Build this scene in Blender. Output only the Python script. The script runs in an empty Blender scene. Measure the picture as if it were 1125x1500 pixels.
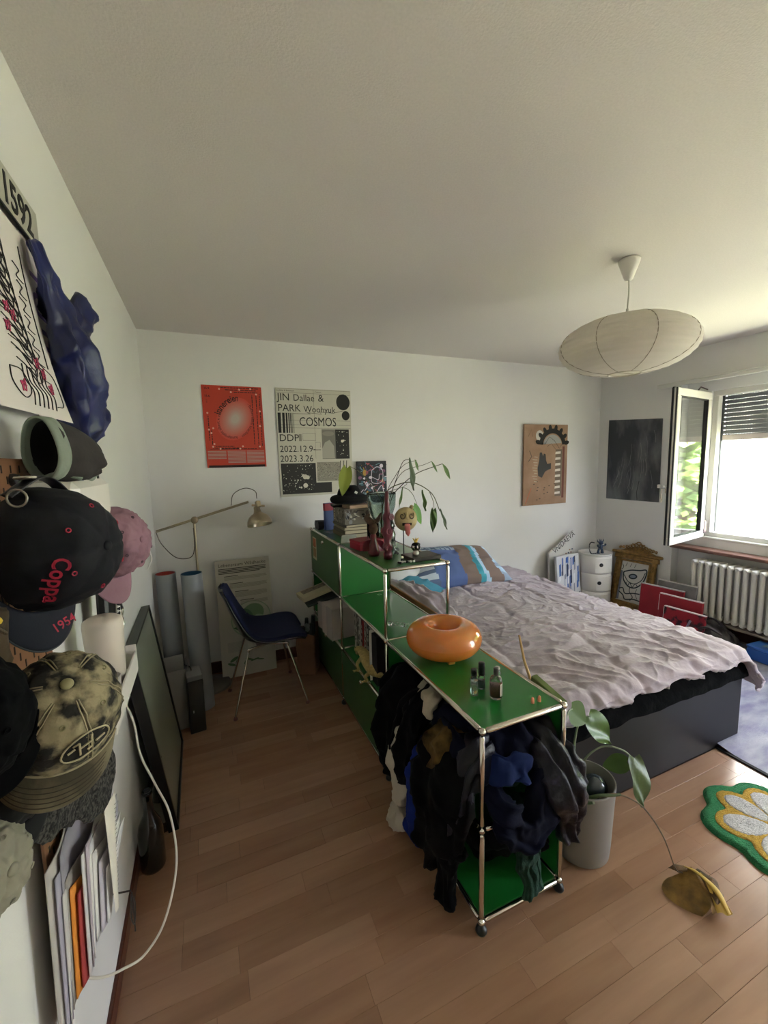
import bpy, math, random
from math import sin, cos, pi, radians, sqrt, atan2, hypot
from mathutils import Vector, Matrix, Euler, noise
random.seed(7)
SC = bpy.context.scene
COL = SC.collection
# ------------------------------------------------------------------ camera
cam_d = bpy.data.cameras.new('camera'); cam = bpy.data.objects.new('camera', cam_d); COL.objects.link(cam)
cam_d.sensor_fit = 'VERTICAL'; cam_d.sensor_height = 36; cam_d.lens = 612.8/1500*36
cam_d.clip_start = .02
cam.matrix_world = Matrix.Translation((.3536, -1.0318, 1.6019)) @ Matrix.Rotation(-.404, 4, 'Z') @ Matrix.Rotation(1.4526, 4, 'X') @ Matrix.Rotation(-.0231, 4, 'Z')
SC.camera = cam
# ------------------------------------------------------------------ world and sun
w = bpy.data.worlds.new('world'); SC.world = w; w.use_nodes = True
nt = w.node_tree; nt.nodes.clear()
wo = nt.nodes.new('ShaderNodeOutputWorld'); bg = nt.nodes.new('ShaderNodeBackground')
sky = nt.nodes.new('ShaderNodeTexSky'); sky.sky_type = 'HOSEK_WILKIE'; sky.turbidity = 6; sky.ground_albedo = .3
sky.sun_direction = Vector((-.35, .5, .8)).normalized()
hs = nt.nodes.new('ShaderNodeHueSaturation'); hs.inputs['Saturation'].default_value = .35
nt.links.new(sky.outputs[0], hs.inputs['Color']); nt.links.new(hs.outputs[0], bg.inputs[0]); nt.links.new(bg.outputs[0], wo.inputs[0])
bg.inputs[1].default_value = SKY = 14.0
sun_d = bpy.data.lights.new('sun', 'SUN'); sun_d.energy = 24; sun_d.angle = radians(3); sun_d.color = (1, .97, .93)
sun = bpy.data.objects.new('sun', sun_d); COL.objects.link(sun)
sun.rotation_euler = Vector((-.35, .5, .8)).to_track_quat('Z', 'Y').to_euler()
por_d = bpy.data.lights.new('window_portal', 'AREA'); por_d.shape = 'RECTANGLE'; por_d.size = 1.3; por_d.size_y = 1.9
por_d.cycles.is_portal = True
por = bpy.data.objects.new('window_portal', por_d); COL.objects.link(por)
por.location = (4.72, .35, 1.5); por.rotation_euler = (0, pi/2, 0)
por2 = bpy.data.objects.new('added_door_portal', por_d.copy()); COL.objects.link(por2); por2.data.size = 2.1; por2.data.size_y = 1.1
por2.location = (4.72, -1.5, 1.1); por2.rotation_euler = (0, pi/2, 0)
vs = SC.view_settings; vs.view_transform = 'Standard'; vs.look = 'None'; vs.gamma = 1; vs.use_curve_mapping = False
vs.exposure = 3.02
# ------------------------------------------------------------------ materials
def lin(c):
    if isinstance(c, str): c = tuple(int(c[i:i+2], 16) for i in (0, 2, 4))
    return tuple((x/255/12.92 if x/255 <= .04045 else ((x/255+.055)/1.055)**2.4) for x in c[:3]) + (1,)
def mat(name, col, rough=.5, metal=0, noi=None, bump=None, spec=None, trans=0, alpha=1, coat=0, sheen=0, col2=None, stretch=None, ior=None, emit=0):
    m = bpy.data.materials.new(name); m.use_nodes = True; n = m.node_tree; b = n.nodes['Principled BSDF']; L = n.links.new
    b.inputs['Base Color'].default_value = lin(col); b.inputs['Roughness'].default_value = rough; b.inputs['Metallic'].default_value = metal
    if spec is not None: b.inputs['Specular IOR Level'].default_value = spec
    if trans: b.inputs['Transmission Weight'].default_value = trans
    if ior: b.inputs['IOR'].default_value = ior
    if alpha < 1: b.inputs['Alpha'].default_value = alpha
    if coat: b.inputs['Coat Weight'].default_value = coat; b.inputs['Coat Roughness'].default_value = .1
    if sheen: b.inputs['Sheen Weight'].default_value = sheen
    if emit: b.inputs['Emission Color'].default_value = lin(col); b.inputs['Emission Strength'].default_value = emit
    tc = mp = None
    if noi or bump:
        tc = n.nodes.new('ShaderNodeTexCoord'); mp = n.nodes.new('ShaderNodeMapping'); L(tc.outputs['Object'], mp.inputs[0])
        if stretch: mp.inputs['Scale'].default_value = stretch
    if noi:
        t = n.nodes.new('ShaderNodeTexNoise'); t.inputs['Scale'].default_value = noi[0]; t.inputs['Detail'].default_value = 6
        L(mp.outputs[0], t.inputs['Vector'])
        r = n.nodes.new('ShaderNodeValToRGB'); L(t.outputs[0], r.inputs[0])
        c1 = lin(col); c2 = lin(col2) if col2 else tuple(x*(1-noi[1]) for x in c1[:3])+(1,)
        r.color_ramp.elements[0].position = noi[2] if len(noi) > 2 else .35; r.color_ramp.elements[1].position = noi[3] if len(noi) > 3 else .65
        r.color_ramp.elements[0].color = c2; r.color_ramp.elements[1].color = c1
        L(r.outputs[0], b.inputs['Base Color'])
    if bump:
        t2 = n.nodes.new('ShaderNodeTexNoise'); t2.inputs['Scale'].default_value = bump[0]; t2.inputs['Detail'].default_value = 5
        L(mp.outputs[0], t2.inputs['Vector'])
        bp = n.nodes.new('ShaderNodeBump'); bp.inputs['Strength'].default_value = bump[1]; bp.inputs['Distance'].default_value = bump[2] if len(bump) > 2 else .01
        L(t2.outputs[0], bp.inputs['Height']); L(bp.outputs[0], b.inputs['Normal'])
    return m
_mc = {}
def F(col, rough=.6, **k):                     # plain coloured material, cached
    key = (col, rough, tuple(sorted(k.items())))
    if key not in _mc: _mc[key] = mat('paint_'+str(len(_mc)), col, rough, **k)
    return _mc[key]
CHROME = mat('chrome', 'd8d2c8', .12, 1)
SATIN = mat('satin_nickel', 'b0a48c', .3, 1)
GREEN = mat('green_powder_coat', '1e6e2c', .28, 0, noi=(3, .08), coat=.25)
GLASS = mat('clear_glass', 'ffffff', .02, trans=1, ior=1.45)
WALL = mat('white_wall_paint', 'e3e1de', .85, noi=(1.2, .04), bump=(220, .15, .002))
CEIL = mat('ceiling_roughcast', 'dfd8d4', .9, noi=(150, .06), bump=(170, .5, .003))
BLACKP = mat('black_plastic', '0b0b0d', .4)
PRINT = mat('black_print_ink', '1b1917', .7)
WHITEP = mat('white_plastic', 'e6e1da', .35)
# ------------------------------------------------------------------ mesh builder
W = {}
def V(*a): return Vector(a)
def ortho(d, up=None):
    d = d.normalized(); u = Vector(up) if up else (Vector((0, 0, 1)) if abs(d.z) < .9 else Vector((1, 0, 0)))
    a = u.cross(d).normalized(); return a, d.cross(a)
def frame(o, x, y, z=None):                    # matrix from origin and axes
    x = Vector(x).normalized(); y = Vector(y).normalized(); z = Vector(z).normalized() if z else x.cross(y).normalized()
    return Matrix(((x.x, y.x, z.x, o[0]), (x.y, y.y, z.y, o[1]), (x.z, y.z, z.z, o[2]), (0, 0, 0, 1)))
def catmull(p, n):
    p = [Vector(q) for q in p]; out = []
    for i in range(len(p)-1):
        a = p[i-1] if i else p[0]*2-p[1]; b, c = p[i], p[i+1]; d = p[i+2] if i+2 < len(p) else c*2-b
        for k in range(n):
            t = k/n; out.append(.5*((2*b)+(c-a)*t+(2*a-5*b+4*c-d)*t*t+(3*b-a-3*c+d)*t**3))
    out.append(p[-1]); return out
def lerpl(l, t):                               # list interpolation t in 0..1
    if not isinstance(l, (list, tuple)): return l
    f = t*(len(l)-1); i = min(int(f), len(l)-2); f -= i
    f = f*f*(3-2*f)
    return l[i]*(1-f)+l[i+1]*f
class B:
    def __init__(s, m=None, M=None): s.v = []; s.f = []; s.mi = []; s.sm = []; s.mats = []; s.cur = 0; s.M = M; (s.use(m) if m else 0)
    def use(s, m):
        if m not in s.mats: s.mats.append(m)
        s.cur = s.mats.index(m); return s
    def add(s, vs, fs, sm=False):
        o = len(s.v); s.v += [(s.M @ Vector(q)) if s.M else Vector(q) for q in vs]
        for f in fs: s.f.append([i+o for i in f]); s.mi.append(s.cur); s.sm.append(sm)
        return s
    def box(s, c, sz, R=None, bev=0):
        c = Vector(c); h = [q/2 for q in sz]; bev = min(bev, min(h)*.9); R = R.to_3x3() if R else Matrix.Identity(3); vs = []; fs = []
        sg = [(x, y, z) for x in (-1, 1) for y in (-1, 1) for z in (-1, 1)]
        if bev <= 0:
            vs = [R @ Vector((a*h[0], b*h[1], d*h[2]))+c for a, b, d in sg]
            fs = [(0, 1, 3, 2), (4, 6, 7, 5), (0, 4, 5, 1), (2, 3, 7, 6), (0, 2, 6, 4), (1, 5, 7, 3)]
            return s.add(vs, fs)
        ix = {}
        for g in sg:
            for ax in range(3):
                q = [g[i]*(h[i] if i == ax else h[i]-bev) for i in range(3)]; ix[g, ax] = len(vs); vs.append(R @ Vector(q)+c)
        for ax in range(3):
            b, d = (ax+1) % 3, (ax+2) % 3
            for t in (-1, 1):
                fc = []
                for p, q in ((-1, -1), (1, -1), (1, 1), (-1, 1)):
                    g = [0]*3; g[ax] = t; g[b] = p; g[d] = q; fc.append(ix[tuple(g), ax])
                fs.append(fc if t > 0 else fc[::-1])
            for p in (-1, 1):
                for q in (-1, 1):
                    g0 = [0]*3; g0[ax] = -1; g0[b] = p; g0[d] = q; g1 = list(g0); g1[ax] = 1; g0, g1 = tuple(g0), tuple(g1)
                    fc = [ix[g0, b], ix[g1, b], ix[g1, d], ix[g0, d]]; fs.append(fc if p*q < 0 else fc[::-1])
        for g in sg:
            fc = [ix[g, 0], ix[g, 1], ix[g, 2]]; fs.append(fc if g[0]*g[1]*g[2] > 0 else fc[::-1])
        return s.add(vs, fs)
    def tube(s, pts, r, n=10, caps=True, closed=False, flat=1, up=None):
        pts = [Vector(p) for p in pts]; m = len(pts); vs = []; fs = []
        T = [((pts[(i+1) % m]-pts[i-1]) if closed else (pts[min(i+1, m-1)]-pts[max(i-1, 0)])).normalized() for i in range(m)]
        a, b = ortho(T[0], up)
        for i in range(m):
            a = (a-T[i]*a.dot(T[i])); a = a.normalized() if a.length > 1e-6 else ortho(T[i])[0]; b = T[i].cross(a)
            rr = lerpl(r, i/max(1, m-1))
            for k in range(n):
                t = 2*pi*k/n; vs.append(pts[i]+(a*cos(t)+b*sin(t)*flat)*rr)
        for i in range(m if closed else m-1):
            j = (i+1) % m
            for k in range(n): fs.append((i*n+k, i*n+(k+1) % n, j*n+(k+1) % n, j*n+k))
        s.add(vs, fs, True)
        if caps and not closed: s.add(vs[:n], [tuple(range(n))[::-1]]); s.add(vs[-n:], [tuple(range(n))])
        return s
    def cyl(s, a, b, r0, r1=None, n=16): return s.tube([a, b], [r0, r0 if r1 is None else r1], n)
    def lathe(s, prof, c=(0, 0, 0), n=24, R=None, caps=False):
        c = Vector(c); R = R.to_3x3() if R else Matrix.Identity(3); vs = []; fs = []
        for r, z in prof:
            for k in range(n): t = 2*pi*k/n; vs.append(R @ Vector((r*cos(t), r*sin(t), z))+c)
        for i in range(len(prof)-1):
            for k in range(n): fs.append((i*n+k, i*n+(k+1) % n, (i+1)*n+(k+1) % n, (i+1)*n+k))
        if caps: fs += [tuple(range(n))[::-1], tuple(range((len(prof)-1)*n, len(prof)*n))]
        return s.add(vs, fs, True)
    def ball(s, c, r, n=16, m=10, R=None):
        if not isinstance(r, (tuple, list)): r = (r, r, r)
        c = Vector(c); R = R.to_3x3() if R else Matrix.Identity(3); vs = []; fs = []
        for i in range(m+1):
            p = pi*i/m
            for k in range(n): t = 2*pi*k/n; vs.append(R @ Vector((r[0]*sin(p)*cos(t), r[1]*sin(p)*sin(t), -r[2]*cos(p)))+c)
        for i in range(m):
            for k in range(n): fs.append((i*n+k, i*n+(k+1) % n, (i+1)*n+(k+1) % n, (i+1)*n+k))
        return s.add(vs, fs, True)
    def grid(s, fn, nu, nv, cu=False, sm=True, mf=None):
        vs = [fn(i/(nu if cu else nu), j/nv) for j in range(nv+1) for i in range(nu+(0 if cu else 1))]; w_ = nu+(0 if cu else 1)
        fs = [(j*w_+i, j*w_+(i+1) % w_, (j+1)*w_+(i+1) % w_, (j+1)*w_+i) for j in range(nv) for i in range(nu)]
        if mf:
            base = s.cur
            o = len(s.v); s.v += [(s.M @ Vector(q)) if s.M else Vector(q) for q in vs]
            for idx, f in enumerate(fs):
                s.use(mf((idx % nu+.5)/nu, (idx//nu+.5)/nv)); s.f.append([i+o for i in f]); s.mi.append(s.cur); s.sm.append(sm)
            s.cur = base; return s
        return s.add(vs, fs, sm)
    def torus(s, c, R_, r, n=32, m=10, X=None): 
        X = X or Matrix.Identity(3); c = Vector(c)
        return s.tube([c+X @ Vector((R_*cos(2*pi*k/n), R_*sin(2*pi*k/n), 0)) for k in range(n)], r, m, closed=True)
    def poly(s, p2, z=0, h=0):                 # flat polygon (optionally extruded) in local xy
        n = len(p2); s.add([(x, y, z+h) for x, y in p2], [tuple(range(n))])
        if h: s.add([(x, y, z) for x, y in p2], [tuple(range(n))[::-1]]); s.add([(x, y, z) for x, y in p2]+[(x, y, z+h) for x, y in p2], [(i, (i+1) % n, n+(i+1) % n, n+i) for i in range(n)])
        return s
    def rect(s, x0, y0, x1, y1, z=0): return s.poly([(x0, y0), (x1, y0), (x1, y1), (x0, y1)], z)
    def disc(s, x, y, rx, ry=None, z=0, n=24, rot=0):
        ry = ry or rx; return s.poly([(x+rx*cos(2*pi*k/n)*cos(rot)-ry*sin(2*pi*k/n)*sin(rot), y+rx*cos(2*pi*k/n)*sin(rot)+ry*sin(2*pi*k/n)*cos(rot)) for k in range(n)], z)
    def line(s, pts, w_=.002, z=0):            # flat stroke in local xy
        pts = [Vector((p[0], p[1])) for p in pts]; m = len(pts); vs = []
        for i in range(m):
            d = pts[min(i+1, m-1)]-pts[max(i-1, 0)]; d = d.normalized() if d.length > 0 else Vector((1, 0)); nn = Vector((-d.y, d.x))*w_/2
            vs += [(*(pts[i]+nn), z), (*(pts[i]-nn), z)]
        return s.add(vs, [(2*i, 2*i+1, 2*i+3, 2*i+2) for i in range(m-1)])
    def text(s, t, size, x, y, z=0, rot=0, sx=1, align='LEFT', warp=None, bold=0, ext=0):
        cu = bpy.data.curves.new('t', 'FONT'); cu.body = t; cu.size = size; cu.align_x = align; cu.resolution_u = 3; cu.offset = bold; cu.extrude = ext
        ob = bpy.data.objects.new('t', cu); COL.objects.link(ob)
        me = bpy.data.meshes.new_from_object(ob.evaluated_get(bpy.context.evaluated_depsgraph_get()))
        Mx = Matrix.Translation((x, y, z)) @ Matrix.Rotation(rot, 4, 'Z') @ Matrix.Diagonal((sx, 1, 1, 1))
        vs = [Mx @ q.co for q in me.vertices]
        if warp: vs = [warp(q) for q in vs]
        s.add(vs, [tuple(p.vertices) for p in me.polygons])
        bpy.data.objects.remove(ob); bpy.data.curves.remove(cu); bpy.data.meshes.remove(me); return s
    def build(s, name, parent=None, label=None, cat=None, group=None, kind=None, weld=False):
        if parent is not None: o = W[parent]
        else:
            xs = [q.x for q in s.v]; ys = [q.y for q in s.v]; zs = [q.z for q in s.v]
            o = Vector(((min(xs)+max(xs))/2, (min(ys)+max(ys))/2, min(zs)))
        me = bpy.data.meshes.new(name); me.from_pydata([q-o for q in s.v], [], s.f)
        for m in s.mats: me.materials.append(m)
        me.polygons.foreach_set('material_index', s.mi); me.polygons.foreach_set('use_smooth', s.sm); me.update()
        ob = bpy.data.objects.new(name, me); COL.objects.link(ob)
        if parent is not None: ob.parent = parent
        else: ob.location = o
        W[ob] = o
        if label: ob['label'] = label
        if cat: ob['category'] = cat
        if group: ob['group'] = group
        if kind: ob['kind'] = kind
        return ob
def thing(name, label, cat, loc=(0, 0, 0), group=None):
    o = bpy.data.objects.new(name, None); COL.objects.link(o); o.location = loc; o.empty_display_size = .05
    o['label'] = label; o['category'] = cat; W[o] = Vector(loc)
    if group: o['group'] = group
    return o
def copytree(o, parent=None):
    c = o.copy(); COL.objects.link(c)
    if parent is not None: c.parent = parent
    W[c] = W[o]
    for ch in list(o.children): copytree(ch, c)
    return c
def nz(p, s=1.0): return noise.noise(Vector(p)*s)
def cloth(b, path, hw, th, wdir, folds=(6, .25), seed=0, nu=56, per=10, rough=.012):
    """lumpy hanging or crumpled fabric: cross sections hw wide (along wdir) and th thick follow the path"""
    P_ = catmull(path, per); m = len(P_); vs = []; fs = []; wd = Vector(wdir).normalized()
    for i in range(m):
        T = (P_[min(i+1, m-1)]-P_[max(i-1, 0)]).normalized(); a = wd-T*wd.dot(T); a.normalize(); c = T.cross(a); t = i/(m-1)
        e = min(1, sqrt(max(0, min(t, 1-t)*(m-1)/2.5)+.02)); w_ = lerpl(hw, t)*e; h_ = lerpl(th, t)*e
        for k in range(nu):
            an = 2*pi*k/nu; f = 1+folds[1]*sin(folds[0]*an+seed+2.2*sin(3*t+seed))+.12*sin((folds[0]*1.7+1)*an+seed*2+t*4)
            q = P_[i]+a*cos(an)*w_*(1+.15*sin(5*t+seed))+c*sin(an)*h_*f
            q += (q-P_[i])*nz(q+Vector((seed, 0, 0)), 9)*.5+Vector((nz(q+Vector((seed*3, 5, 0)), 22), nz(q+Vector((5, seed, 0)), 22), nz(q, 22)))*rough
            cr_ = 1-abs(nz(Vector((q.x*1.4, q.y*1.4, q.z*.7+seed)), 16))*2.2; q += (q-P_[i]).normalized()*cr_*abs(cr_)*.010
            vs.append(q)
    for i in range(m-1):
        for k in range(nu): fs.append((i*nu+k, i*nu+(k+1) % nu, (i+1)*nu+(k+1) % nu, (i+1)*nu+k))
    fs += [tuple(range(nu))[::-1], tuple(range((m-1)*nu, m*nu))]
    return b.add(vs, fs, True)
def leaf(b, base, tip, width, nrm=(0, -1, 0), curl=.2, fold=.25, wav=.0, seed=0, heart=True, n=10):
    base = Vector(base); tip = Vector(tip); ax = tip-base; L = ax.length; ax.normalize(); nn = Vector(nrm); nn = (nn-ax*nn.dot(ax)).normalized(); sd = ax.cross(nn)
    def fn(u, v):
        t = v; x = (u-.5)*2
        wd = width*(sin(pi*min(1, t*.93+.07))**.75)*(1-.45*t)*1.15 if heart else width*sin(pi*t)
        tt = t*L-(.12*L*abs(x)**1.5*(1-t)**2 if heart else 0)
        z = fold*abs(x)*wd+curl*L*sin(t*pi*.6)**2*-.3+wav*sin(t*9+x*4+seed)*width
        return base+ax*tt+sd*x*wd+nn*z
    return b.grid(fn, 8, n)
# ================================================================== structure
H = 2.54; XW = 4.42; YB = 2.35; YF = -2.2; NX = 4.52          # NX: face of the recess under and around the window
def st(b, name, **k): return b.build(name, kind='structure', **k)
wood = []
def woodmat(i, c1, c2):
    m = mat('beech_strip_%d' % i, c1, .27, noi=(7, 0, .3, .75), col2=c2, stretch=(.35, 3.2, 1), bump=(60, .08, .002)); n = m.node_tree
    return m
for i, (a, c) in enumerate((('a57f66', '957059'), ('a07a60', '906c55'), ('aa856b', '9a765f'), ('9b765d', '8b6851'), ('a68168', '96725b'))): wood.append(woodmat(i, a, c))
b = B(mat('floor_joint_dark', '4a3220', .6)); b.box((XW/2+.05, .05, -.06), (XW+.3, 4.7, .108)); floor = st(b, 'floor')
rw = .0832; y0 = -.698
mats_p = {}
random.seed(11); npl = 0
for r in range(37):
    ya = y0+r*rw
    if ya > 2.33: break
    yb = min(ya+rw, 2.345); x = -random.random()*.5+.004 if r % 2 else .004
    xmax = 4.45 if ya < .2 else 1.62
    x = .004; first = True
    while x < xmax:
        L_ = random.choice((.42, .5, .5, .58, .36)) if not first else random.uniform(.15, .5); first = False
        x1 = min(x+L_, 4.5)
        key = (random.randrange(5), round(L_, 2), round(yb-ya, 3), round(x1-x, 3))
        q = B(wood[key[0]]); q.box(((x+x1)/2, (ya+yb)/2, -.003), (x1-x-.0008, yb-ya-.0008, .006), bev=.0004)
        q.build('plank', floor); npl += 1
        x = x1
b = B(wood[0]); b.box((XW/2, (y0+YF)/2, -.003), (XW, y0-YF, .0059)); b.build('plank_field', floor, kind='stuff')
# walls
b = B(WALL); b.box((-.06, (YB+YF)/2, H/2), (.12, YB-YF+.24, H)); st(b, 'wall_left')
b = B(WALL); b.box((XW/2, YB+.06, H/2), (XW+.4, .12, H)); st(b, 'wall_back')
b = B(WALL); b.box((XW/2, YF-.06, H/2), (XW+.4, .12, H)); st(b, 'wall_front')
WY0, WY1, WZ0, WZ1 = -.62, 1.30, .86, 2.16
b = B(WALL)
b.box((XW+.15, (1.50+YB)/2, H/2), (.30, YB-1.50, H))                    # solid beyond the recess
b.box((XW+.15, -.9, H/2), (.30, .1, H)); b.box((XW+.15, -2.1, H/2), (.30, .2, H)); b.box((XW+.15, -1.5, 2.37), (.30, 1.1, .34)); b.box((XW+.15, -1.5, .02), (.30, 1.1, .04))
b.box((XW+.15, .325, (2.25+H)/2), (.30, 2.35, H-2.25))
b.box((NX+.10, .325, WZ0/2), (.20, 2.35, WZ0)); b.box((NX+.10, (WY1+1.5)/2, 1.6), (.20, 1.5-WY1, 1.48)); b.box((NX+.10, (-.85+WY0)/2, 1.6), (.20, .85+WY0, 1.48))
b.box((NX+.10, .34, (WZ1+2.30)/2), (.20, WY1-WY0, 2.30-WZ1))
st(b, 'wall_right')
b = B(CEIL); b.box((XW/2, (YB+YF)/2, H+.06), (XW+.5, YB-YF+.3, .12)); st(b, 'ceiling')
SKIRT = mat('dark_red_wood_skirting', '5a2f20', .45, noi=(20, .3), stretch=(1, 6, 6))
b = B(SKIRT); b.box((.006, .05, .03), (.012, 4.6, .06), bev=.003); st(b, 'baseboard_left')
b = B(SKIRT); b.box((XW/2, YB-.007, .045), (XW, .014, .09), bev=.003); st(b, 'baseboard_back')
b = B(SKIRT); b.box((XW-.007, 1.92, .045), (.014, .84, .09), bev=.003); b.box((NX-.01, .33, .06), (.02, 2.34, .12), bev=.003); st(b, 'baseboard_right')
# curtain rail moulding over the window and the soffit
b = B(mat('curtain_rail_paint', 'd5d3cd', .5)); b.box((XW-.035, .33, 2.262), (.07, 2.7, .012), bev=.003); b.box((XW-.06, .33, 2.245), (.012, 2.7, .03), bev=.003); b.box((XW-.02, .33, 2.244), (.008, 2.7, .02)); st(b, 'trim_1')
FRAME = mat('white_window_frame', 'dedbd3', .35)
DKSEAL = mat('rubber_seal', '1d1c1e', .5)
def pframe(b, y0, y1, z0, z1, x, t, wd):
    b.box((x, (y0+y1)/2, z1-wd/2), (t, y1-y0, wd), bev=.004); b.box((x, (y0+y1)/2, z0+wd/2), (t, y1-y0, wd), bev=.004)
    b.box((x, y0+wd/2, (z0+z1)/2), (t, wd, z1-z0-2*wd), bev=.004); b.box((x, y1-wd/2, (z0+z1)/2), (t, wd, z1-z0-2*wd), bev=.004)
b = B(FRAME); pframe(b, WY0, WY1, WZ0, WZ1, NX+.06, .06, .045); win = st(b, 'window_1')
b = B(mat('brown_sill_wood', '7b5547', .3, noi=(8, .25), stretch=(4, .5, 1))); b.box((NX-.055, .33, .755), (.19, 2.33, .028), bev=.006); b.box((NX+.03, .33, .80), (.03, 2.0, .09), bev=.004); b.build('window_sill', win)
# tray beam from sill to frame
b = B(FRAME); b.box((NX+.012, .34, .855), (.05, 1.9, .02), bev=.004); b.build('lower_rail', win)
# open casement swung into the room
SX = Vector((-.61, -.107, 0)).normalized(); SN = Vector((-SX.y, SX.x, 0)); hinge = Vector((4.44, 1.275, 0)); SL = .645
Ms = frame(hinge, SX, (0, 0, 1), SX.cross(Vector((0, 0, 1))))
def sash(M, L_, z0, z1, parent, handle=True):
    b = B(FRAME, M); wd = .062
    b.box((L_/2, z1-wd/2, 0), (L_, wd, .055), bev=.006); b.box((L_/2, z0+wd/2, 0), (L_, wd, .055), bev=.006)
    for x in (wd/2, L_-wd/2): b.box((x, (z0+z1)/2, 0), (wd, z1-z0-2*wd, .055), bev=.006)
    b.use(DKSEAL); b.box((L_+.003, (z0+z1)/2, .010), (.008, z1-z0, .014)); b.box((L_+.003, (z0+z1)/2, -.018), (.008, z1-z0, .010)); b.box((L_/2, z1+.003, .01), (L_, .006, .012))
    for x in (wd+.003, L_-wd-.003): b.box((x, (z0+z1)/2, 0), (.006, z1-z0-2*wd, .05))
    for z in (z0+wd+.003, z1-wd-.003): b.box((L_/2, z, 0), (L_-2*wd, .006, .05))
    sh = b.build('casement', parent)
    b = B(WPANE, M); b.box((L_/2, (z0+z1)/2, 0), (L_-2*wd-.01, z1-z0-2*wd-.01, .02)); b.build('pane', sh)
    if handle:
        b = B(CHROME, M); b.box((L_-.03, 1.33, .034), (.026, .07, .012), bev=.004); b.tube([(L_-.03, 1.33, .03), (L_-.03, 1.33, .065), (L_-.03, 1.22, .07)], .008, 8); b.build('handle', sh)
WPANE = mat('window_pane', 'ffffff', .0, trans=1, ior=1.9)
sash(Ms, SL, .87, 2.135, win)
b = B(F('6d5a5c', .3, metal=.6)); b.cyl((4.45, 1.272, .90), (4.45, 1.272, 1.02), .011); b.cyl((4.45, 1.272, 2.04), (4.45, 1.272, 2.12), .011); b.box((4.46, 1.25, .96), (.03, .012, .11)); b.build('hinge', win)
b = B(F('6d5a5c', .3, metal=.6)); b.tube([(4.46, 1.30, 2.17), (4.38, 1.31, 2.19), (4.30, 1.28, 2.155)], .006, 8); b.build('stay_arm', win)
b = B(FRAME); pframe(b, -2.0, -.95, .04, 2.2, NX+.06, .06, .07); dr = st(b, 'added_door_1')  # balcony door added out of view, left unglazed to let in more side light
# the other casement, folded back against the far reveal outside the frame
M2 = frame((4.44, -.60, 0), (-.35, -.94, 0), (0, 0, 1)); sash(M2, .645, .87, 2.135, win, False)
# roller shutter, half lowered, outside
SHUT = mat('grey_shutter_slat', '7c7e80', .45)
sx = NX+.16
sh = B(F('565759', .5)); sh.box((sx, WY1-.01, 1.5), (.03, .03, 1.3)); sh.box((sx, WY0+.01, 1.5), (.03, .03, 1.3)); guide = sh.build('shutter_guide', win)
pitch = .0375; z = 2.155; k = 0
while z > 1.77:
    b = B(SHUT); b.tube([(sx, WY0+.02, z-.0135), (sx, WY1-.02, z-.0135)], .0135, 10, flat=.45, up=(0, 1, 0)) if 0 else b.box((sx, (WY0+WY1)/2, z-.0172), (.012, WY1-WY0-.05, .0345), bev=.002)
    b.build('slat', win); z -= pitch
b = B(SHUT); zz = 2.155-.0355
while zz > 1.77:
    yy = WY0+.03
    while yy < WY1-.03: b.box((sx, yy, zz), (.004, .0165, .008)); yy += .020
    zz -= pitch
b.build('slat_web', win, kind='stuff')
b = B(F('c8bdb8', .4)); b.box((sx, (WY0+WY1)/2, z+.008), (.016, WY1-WY0-.05, .05), bev=.004); b.build('shutter_end_rail', win)
# ------------------------------------------------------------------ outside
b = B(mat('lawn_grass', '86896f', .9, noi=(1.5, .3))); b.box((25, 0, -1.6), (40, 60, .1)); b.build('lawn', label='sunlit green lawn outside below the window', cat='lawn', kind='stuff')
bl = thing('apartment_building', 'white apartment building seen through the open window', 'building', (17.2, 9, -1.5))
b = B(F('e9e6e0', .8)); b.box((19, 9, 4.5), (4, 22, 12)); b.build('facade', bl)
for zz in (.45, 2.55, 4.9, 7.2):
    for k in range(9):
        yc = 3.2+k*1.7
        b = B(F('6a564a', .7)); b.box((16.97, yc, zz), (.10, .62, .75), bev=.01); b.box((16.93, yc, zz-.40), (.2, .7, .05)); wf = b.build('window', bl)
        q = B(F('3d3833', .3)); q.box((16.93, yc, zz+.0), (.06, .5, .62)); q.build('pane', wf)
def tree(x, y, hgt, r, label, seed):
    t = thing('garden_tree', label, 'tree', (x, y, -1.55)); b = B(F('4b3a28', .9)); b.tube([(x, y, -1.55), (x+.1, y, 0), (x, y, hgt*.7)], [.22, .16, .08], 8); b.build('trunk', t)
    b = B(mat('foliage_%d' % seed, '7c9448', .7, noi=(2.5, .5), col2='45622c')); random.seed(seed)
    for i in range(5200):
        d = Vector((random.gauss(0, 1), random.gauss(0, 1), random.gauss(0, 1))).normalized()*(random.random()**.4)
        c = Vector((x+d.x*r, y+d.y*r, -1.0+hgt*.66+d.z*hgt*.48)); a = Vector((random.random()-.5, random.random()-.5, random.random()-.5)).normalized(); s_ = random.uniform(.08, .17)
        p, q = ortho(a); b.add([c-p*s_, c-q*s_*.5, c+p*s_, c+q*s_*.5], [(0, 1, 2, 3)])
    b.build('leaves', t, kind='stuff')
tree(9.3, .2, 4.4, 1.7, 'leafy green tree outside, mirrored in the open window pane', 5)
tree(13.5, -1.6, 5.6, 2.6, 'taller green tree outside behind the nearer one, mirrored in the window pane', 6)
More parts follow.
